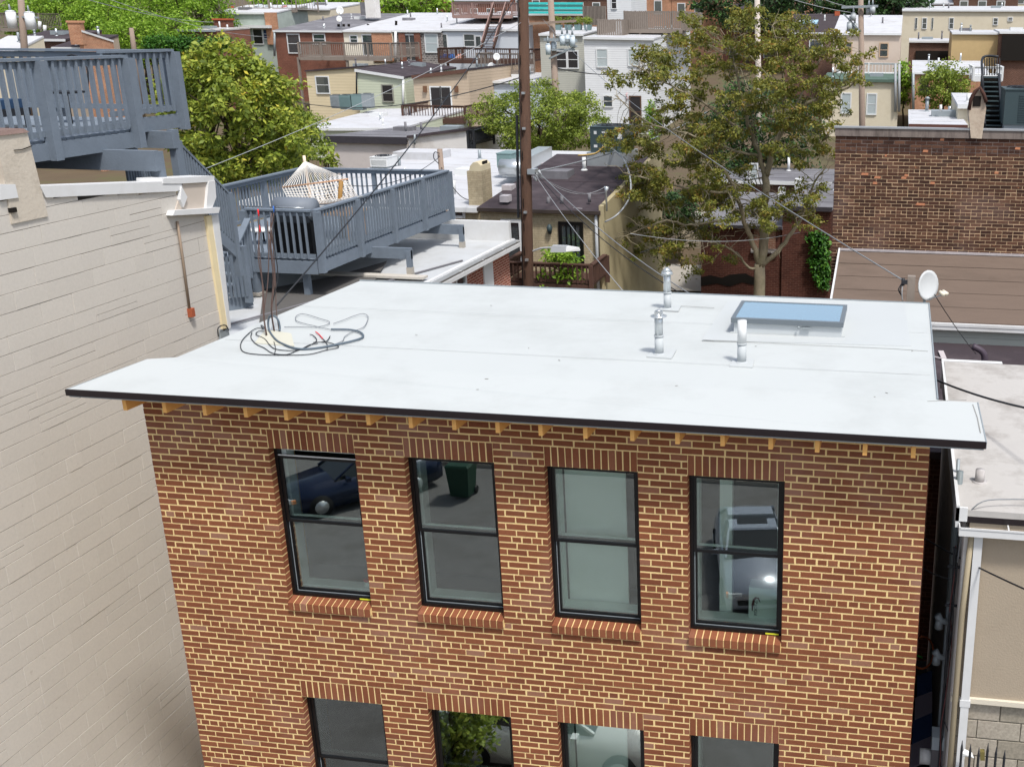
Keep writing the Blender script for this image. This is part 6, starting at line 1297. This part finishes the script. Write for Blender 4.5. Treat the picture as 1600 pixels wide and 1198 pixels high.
for nd in nodes_dead: 
    e = nd[0]+Vector((rb.uniform(-1, 1), rb.uniform(-.8, .8), rb.uniform(-.6, .8))); limb(mb, nd[0], e, .014, .004, .12, 4, rb)
mb.build('trunk', M_BARK, bt)
sub = []; sr = []
for c in cl:
    for k in range(rb.choice((2, 3, 4))): sub.append(c+Vector((rb.gauss(0, .2), rb.gauss(0, .2), rb.gauss(0, .09)))); sr.append(rb.uniform(.14, .30))
leaf_mesh('crown', sub, sr, 56, .10, M_LEAF_BIG, bt, .5, rs=80)

# ============================================================ poles, street light, wires
def pole(name, label, uv0, uv1, Y, r0, r1, m, zbase=None):
    a, b = at(*uv0, Y=Y), at(*uv1, Y=Y); d = (b-a).normalized(); a2 = a-d*((a.z-(zbase if zbase is not None else gz(Y)))/d.z); r = thing(name, label, 'utility pole', tuple(a2))
    MB().tube([a2, a, b], [r0, r0*.97, r1], 12).build('pole', m, r); return r, a, b
P1, pa, pb = pole('utility_pole', 'tall dark brown creosoted utility pole rising through the middle of the view', (825, 445), (816, -60), 20.0, .165, .14, M_POLE)
tp = lambda u, v: at(u, v, Y=20.0)
MB().beam(tp(770, -40), tp(868, -38), .1, .12).build('crossarm', M_POLE, P1)
q_ = tp(834, 268); MB().box(q_.x-.12, q_.x+.10, 19.8, 20.1, q_.z-.06, q_.z+.08).build('guy_clamp', M_METAL, P1)
for du, dv in ((6, 2), (10, -3), (3, 6)): MB().tube([tp(834+du, 268+dv)-Vector((0, .15, 0)), tp(838+du, 276+dv)-Vector((0, .15, 0))], .035, 7).build('insulator', M_WIREW, P1)
MB().tube([tp(814, 0)-Vector((0.02, .19, 0)), tp(821, 443)-Vector((.02, .19, 0))], .012, 5).build('ground_wire', M_WIRE, P1)
MB().beam(tp(817, 180)-Vector((.15, .05, 0)), tp(819, 340)-Vector((.15, .05, 0)), .05, .08).build('conduit', M_WIRE, P1)
for (u, v) in ((826, 404), (824, 330), (822, 200), (821, 145)): q_ = tp(u, v); MB().box(q_.x-.03, q_.x+.05, 19.76, 19.84, q_.z-.03, q_.z+.03).build('bracket', M_METAL, P1)
for v in range(20, 440, 37): q_ = tp(821+(v-200)*.02, v); MB().box(q_.x-.05, q_.x-.035, 19.83, 19.845, q_.z-.12, q_.z+.12).build('crack', M_DARK, P1)
slt = thing('street_light', 'pale grey street light with a curved arm on the dark utility pole', 'street light', tuple(tp(832, 392)))
MB().tube(smooth([tp(831, 393), tp(845, 388), tp(862, 387), tp(872, 388)]), .025, 7).build('arm', M_WIREW, slt)
a, b = tp(862, 393), tp(886, 384); MB().hexa([(a.x, 19.86, a.z), (b.x, 19.86, a.z+.02), (b.x, 20.14, a.z+.02), (a.x, 20.14, a.z), (a.x+.04, 19.9, b.z), (b.x, 19.9, b.z), (b.x, 20.1, b.z), (a.x+.04, 20.1, b.z)]).build('ballast_housing', M_WIREW, slt)
a2, b2 = tp(886, 392), tp(906, 387); MB().hexa([(b.x+.002, 19.86, a2.z), (b2.x, 19.95, a2.z+.02), (b2.x, 20.05, a2.z+.02), (b.x+.002, 20.14, a2.z), (b.x+.002, 19.9, b.z-.01), (b2.x-.03, 19.95, b2.z), (b2.x-.03, 20.05, b2.z), (b.x+.002, 20.1, b.z-.01)]).build('lamp_head', M_WHITE2, slt)
P2, qa, qb = pole('utility_pole', 'pale grey weathered pole carrying a cluster of small transformers', (873, 238), (860, -10), 47, .19, .15, M_POLE2)
def transformer(par, u, v0, v1, w_, Y, m=None, nm='transformer'):
    a, b = at(u, v1, Y=Y), at(u, v0, Y=Y); r = w_/2*(Y+9)/1702*1.02; c = MB().cyl((a.x, Y, a.z), r, b.z-a.z, 14).cyl((a.x, Y, b.z), r*1.05, .05, 14, r*.6).build(nm, m or mat('pale blue grey enamel', 'b9c4cb', .4, .06, 3, 0), par)
    MB().cyl((a.x, Y, b.z+.05), .07, .35, 6, .03).build('bushing', M_GMETAL, c)
for i, (u, v0, v1) in enumerate(((857, 70, 86), (866, 66, 80), (879, 56, 72), (887, 55, 72), (895, 57, 74))): transformer(P2, u, v0, v1, 8, 46.6+.3*(i % 2))
MB().beam(at(850, 62, Y=46.7), at(902, 64, Y=46.7), .12, .14).build('crossarm', M_GMETAL, P2); MB().beam(at(858, 92, Y=46.7), at(902, 72, Y=46.7), .08, .08).build('brace', M_GMETAL, P2); MB().beam(at(862, 78, Y=46.7), at(898, 78, Y=46.7), .1, .1).build('crossarm', M_GMETAL, P2)
MB().beam(at(822, 38, Y=46.7), at(900, 33, Y=46.7), .1, .12).build('crossarm', M_POLE2, P2)
P3, ra, rb_ = pole('service_pole', 'short grey wooden pole at the far corner of the hammock deck', (697, 350), (687, 233), 18.6, .075, .07, M_POLE2)
MB().tube(smooth([at(687, 240, Y=18.5), at(679, 238, Y=18.5), at(678, 248, Y=18.5), at(686, 256, Y=18.5)]), .012, 5).build('cable_loop', M_WIRE, P3)
P4, _, _ = pole('utility_pole', 'pole with clustered transformers in front of the pinkish stucco house', (1347, 182), (1345, 0), 60, .2, .16, M_POLE2)
for i, (u, v0, v1) in enumerate(((1327, 36, 50), (1335, 38, 52), (1333, 22, 33), (1357, 12, 24), (1363, 11, 22))): transformer(P4, u, v0, v1, 8, 59.6+.3*(i % 2), mat('grey transformer', 'a2a8ab', .4, .06, 3, 0))
MB().beam(at(1315, 12, Y=59.7), at(1372, 10, Y=59.7), .12, .14).beam(at(1318, 22, Y=59.7), at(1345, 50, Y=59.7), .08, .1).build('crossarm', M_GMETAL, P4)
P5, _, _ = pole('utility_pole', 'pale straight pole rising behind the big tree crown', (1186, 185), (1183, -10), 62, .19, .17, mat('pale pole', 'b3a9a0', .85, .1, 4, .2))
P6, _, _ = pole('utility_pole', 'grey pole between two white transformers at the top left', (38, 74), (32, -10), 52, .2, .17, M_POLE2)
for (u, v0, v1, w_) in ((21, 18, 45, 15), (50, 20, 47, 15)): transformer(P6, u, v0, v1, w_, 51.8, mat('white transformer enamel', 'd4d7d8', .4, .05, 3, 0))
MB().beam(at(12, 26, Y=51.9), at(60, 28, Y=51.9), .1, .1).build('crossarm', M_GMETAL, P6)
P7, _, _ = pole('wooden_post', 'thin grey post among the lime green trees at the upper left', (209, 74), (205, 44), 74, .2, .16, M_POLE2)

def wire(label, A, B, r=.012, sag=.3, m=None, n=16, group='overhead wires'):
    A, B = Vector(A), Vector(B); pts = [A.lerp(B, i/n)-Vector((0, 0, sag*4*(i/n)*(1-i/n))) for i in range(n+1)]
    MB().tube(pts, r, 5).build('overhead_wire', m or M_WIRE, label=label, cat='wire', group=group, org=tuple(A))
T0 = tp(817, 36)-Vector((0, .15, 0)); T1 = tp(838, 268)-Vector((0, .15, 0))
wire('pale wire running across the stone party wall up to the dark utility pole', at(-40, 397, Y=4.0), T0, .006, .25, M_WIREW)
wire('thick black cable crossing in front of the tan cottages to the dark utility pole', at(455, 158, Y=34), tp(818, 120), .015, .5)
wire('black service cable rising from the roof cable bundle to the dark utility pole', rp(434, 493)+Vector((0, 0, .12)), tp(816, -20), .010, .22)
wire('heavy grey cable from the pole clamp rising right toward the big tree', T1, at(1105, 175, Y=45), .022, .3, M_WIREG)
wire('bundled cable dropping from the pole clamp behind the flue toward the board fence', T1, at(1085, 470, Y=12), .011, .3)
wire('second bundled cable dropping from the pole clamp toward the cone capped flue', T1+Vector((.1, 0, .02)), at(1110, 478, Y=13), .013, .25, M_WIREG)
wire('pale wire falling steeply from the pole clamp across the beige house', T1-Vector((0, 0, .05)), at(985, 468, Y=8), .007, .1, M_WIREW)
wire('thin wire from the pole clamp to the mast on the beige house', T1, at(948, 300, Y=21.9), .007, .25, M_WIREG)
wire('thin pale wire from the pole clamp across the black roof to the beige mast top', T1+Vector((0, 0, .06)), at(946, 292, Y=21.9), .006, .4, M_WIREW)
wire('long grey service wire sweeping past the big tree down to the short wooden post', at(848, 30, Y=46.6), at(1411, 438, Y=4.5), .009, .55, M_WIREG, 24)
wire('low wire running through the tree branches toward the old brick building', at(985, 365, Y=18), at(1250, 363, Y=26), .008, .25, M_WIREW)
wire('dark wire crossing behind the big trunk toward the beige house corner', at(1000, 395, Y=22), at(1200, 300, Y=30), .012, .15)
wire('thick black twisted cable leaving the right roof edge', at(1455, 590, Y=3.2), at(1660, 648, Y=.8), .012, .05)
wire('upper black cable crossing in front of the tan stucco wall', at(1440, 838, Y=.9), at(1660, 945, Y=-1.2), .008, .03)
wire('lower dark cable ending at the side of the tan house', at(1430, 880, Y=.6), at(1485, 905, Y=.1), .006, .02)
wire('thin dish cable running down to the elbow vent roof', at(1460, 460, Y=4.7), at(1525, 553, Z=8.05), .006, .03)
wire('thin black wire along the grey house gutter to the transformer pole', at(862, 105, Y=46.8), at(1010, 112, Y=70), .03, .3)
wire('upper left wire crossing the lime green trees', at(120, -5, Y=50), at(350, 35, Y=90), .02, .4, M_WIREW)
wire('second upper left wire over the salmon brick gable', at(150, -8, Y=50), at(420, 58, Y=92), .02, .5, M_WIREW)
wire('wire running down from the top edge to the right transformer pole', at(1215, -8, Y=50), at(1330, 20, Y=59.6), .02, .1, M_WIREW)
wire('second wire running down to the right transformer pole', at(1270, -8, Y=50), at(1335, 12, Y=59.6), .02, .1, M_WIREW)
wire('wire loop hanging between the short grey pole and the pole clamp', at(687, 245, Y=18.5), at(545, 290, Y=14), .008, .25)
wire('wire from the short grey pole down to the hammock deck corner', at(690, 262, Y=18.5), at(732, 312, Y=22.5), .012, .2)
for (u, v) in ((944, 218),):
    MB().tube(smooth([at(903, 243, Y=27.9), at(930, 240, Y=27.9), at(944, 228, Y=27.9)]), .03, 5).build('power_conduit', mat('amber conduit', 'b89a5c', .6), bhr)
cbl = thing('hanging_cable', 'thick white cable hanging from the air conditioner along the beige parapet', 'cable', tuple(at(975, 248, Y=25)))
MB().tube(smooth([at(956, 232, Y=27.8), at(975, 250, Y=25), at(985, 280, Y=23.4), at(983, 310, Y=22.6), at(965, 335, Y=21.9), at(945, 347, Y=21.85)]), .025, 6).build('cable', M_WIREW, cbl)

# ============================================================ the street side, seen mirrored in the window glass
def car(name, label, x, y, ang, m, roofglass=True):
    r = thing(name, label, 'car', (0, 0, 0)); zg = .004
    def sec(yy, hw, z0, z1): return yy, hw, z0, z1
    prof = [(-2.3, .62, .35, .55), (-2.2, .82, .25, .78), (-1.5, .88, .22, .86), (-.9, .9, .22, .93), (.2, .9, .22, .95), (1.3, .9, .22, .97), (2.0, .86, .24, .98), (2.25, .78, .3, .9)]
    vs = []; fs = []
    for (yy, hw, z0, z1) in prof:
        vs += [(-hw*.96, yy, z0), (hw*.96, yy, z0), (hw, yy, (z0+z1)/2), (hw*.86, yy, z1), (0, yy, z1+.035), (-hw*.86, yy, z1), (-hw, yy, (z0+z1)/2)]
    k = 7
    for i in range(len(prof)-1):
        for j in range(k): fs.append((i*k+j, i*k+(j+1) % k, (i+1)*k+(j+1) % k, (i+1)*k+j))
    fs.append(tuple(range(k-1, -1, -1))); fs.append(tuple((len(prof)-1)*k+j for j in range(k)))
    MB().add(vs, fs, True).build('body', m, r)
    roofp = [(-.95, .74, .95), (-.2, .62, 1.40), (.5, .62, 1.44), (1.1, .6, 1.38), (1.75, .70, .98)]
    def loft(P, nm, mm, e=0.0, y0=0, y1=5):
        vs = []; fs = []
        for (yy, hw, z) in P: vs += [(-.76-e, yy, .93), (.76+e, yy, .93), (hw+e, yy, z), (-hw-e, yy, z)]
        for i in range(len(P)-1):
            for j in range(4): fs.append((i*4+j, i*4+(j+1) % 4, (i+1)*4+(j+1) % 4, (i+1)*4+j))
        return MB().add(vs, fs).build(nm, mm, r)
    loft(roofp, 'windows', mat('car glass', '10161a', .05, .05, 3, 0, spec=.8))
    MB().hexa([(-.62, -.24, 1.39), (.62, -.24, 1.39), (.6, 1.12, 1.38), (-.6, 1.12, 1.38), (-.6, -.2, 1.43), (.6, -.2, 1.43), (.57, 1.05, 1.43), (-.57, 1.05, 1.43)]).build('roof_panel', m, r)
    if roofglass: MB().box(-.38, .38, .02, .45, 1.431, 1.436).build('sunroof', M_BLACK, r)
    for s in (-1, 1):
        MB().beam((s*.74, -.95, .97), (s*.61, -.2, 1.41), .05, .05).beam((s*.6, 1.1, 1.40), (s*.72, 1.75, 1.0), .08, .05).beam((s*.76, .35, .97), (s*.63, .35, 1.42), .05, .06).build('pillar', m, r)
        MB().box(s*.98-.09, s*.98+.09, -.72, -.6, .95, 1.07).build('mirror', m, r)
        MB().box(s*.6-.16, s*.6+.16, -2.27, -2.12, .58, .70).build('headlight', mat('headlight glass', 'd6dadd', .1, .03, 3, 0, spec=.8), r)
        MB().box(s*.76-.05, s*.76+.05, -2.22, -2.1, .58, .68).build('indicator', mat('amber lens', 'd8751e', .3, .05, 3, 0), r)
        for yy in (-1.45, 1.35):
            c_ = MB().tube([(s*.72, yy, .33), (s*.92, yy, .33)], .33, 18).build('wheel', mat('tyre rubber', '1c1c1d', .8, .1, 4, .1), r); MB().tube([(s*.921, yy, .33), (s*.93, yy, .33)], .2, 12).build('rim', M_METAL, c_)
    MB().box(-.55, .55, -2.32, -2.24, .42, .55).build('grille', M_BLACK, r)
    r.location = (x, y, zg); r.rotation_euler = (0, 0, ang); return r
car('parked_car', 'silver sedan with a dark sunroof mirrored in the fourth upper window', 3.95, -15.5, math.pi-.22, mat('silver car paint', 'a9afba', .25, .04, 3, 0, metal=.5, spec=.6))
car('parked_car', 'dark navy car with an amber indicator mirrored in the first upper window', -8.2, -18.6, math.pi+.75, mat('navy car paint', '16233f', .2, .05, 3, 0, metal=.3, spec=.6), False)
car('parked_car', 'white car mirrored in the third lower window', 1.2, -7.9, math.pi/2, mat('white car paint', 'c9cccb', .25, .03, 3, 0, spec=.6), False)
bn = thing('wheelie_bin', 'dark green wheelie bin by the far kerb mirrored in the second upper window', 'bin', (-5.2, -19.0, 0))
MB().hexa([(-5.48, -19.3, .1), (-4.92, -19.3, .1), (-4.92, -18.75, .1), (-5.48, -18.75, .1), (-5.55, -19.4, 1.05), (-4.85, -19.4, 1.05), (-4.85, -18.65, 1.05), (-5.55, -18.65, 1.05)]).build('body', mat('dark green plastic', '163a2a', .5, .08, 3, 0), bn)
MB().hexa([(-5.58, -19.43, 1.051), (-4.82, -19.43, 1.051), (-4.82, -18.62, 1.051), (-5.58, -18.62, 1.051), (-5.5, -19.4, 1.13), (-4.9, -19.4, 1.13), (-4.9, -18.66, 1.11), (-5.5, -18.66, 1.11)]).build('lid', mat('dark green plastic', '163a2a'), bn)
for x in (-5.5, -4.9): MB().tube([(x-.03, -19.3, .13), (x+.03, -19.3, .13)], .13, 10).build('wheel', M_BLACK, bn)
tree('street_tree', 'small leafy street tree mirrored in the second lower window', (.35, -4.9, 0), (.35, -4.9, 2.7), (.75, .75, 1.1), 70, 60, .26, .12, M_LEAF_MID, .05, seed=90)
og = thing('garden_wall', 'pale garden wall with dark posts across the street, seen only as a reflection', 'wall', (0, -24.5, 0))
MB().box(-40, 40, -24.9, -24.3, 0, 2.6).build('wall', M_TAN, og)
for k in range(20): MB().box(-20+k*2.1, -19.85+k*2.1, -24.29, -24.15, 0, 2.2).build('post', M_WOODBR, og)
MB().box(-40, 40, -40, -27, 0, 7.5).build('opposite_building', M_FBRICK, kind='structure') if False else None
print('objects', len(bpy.data.objects))
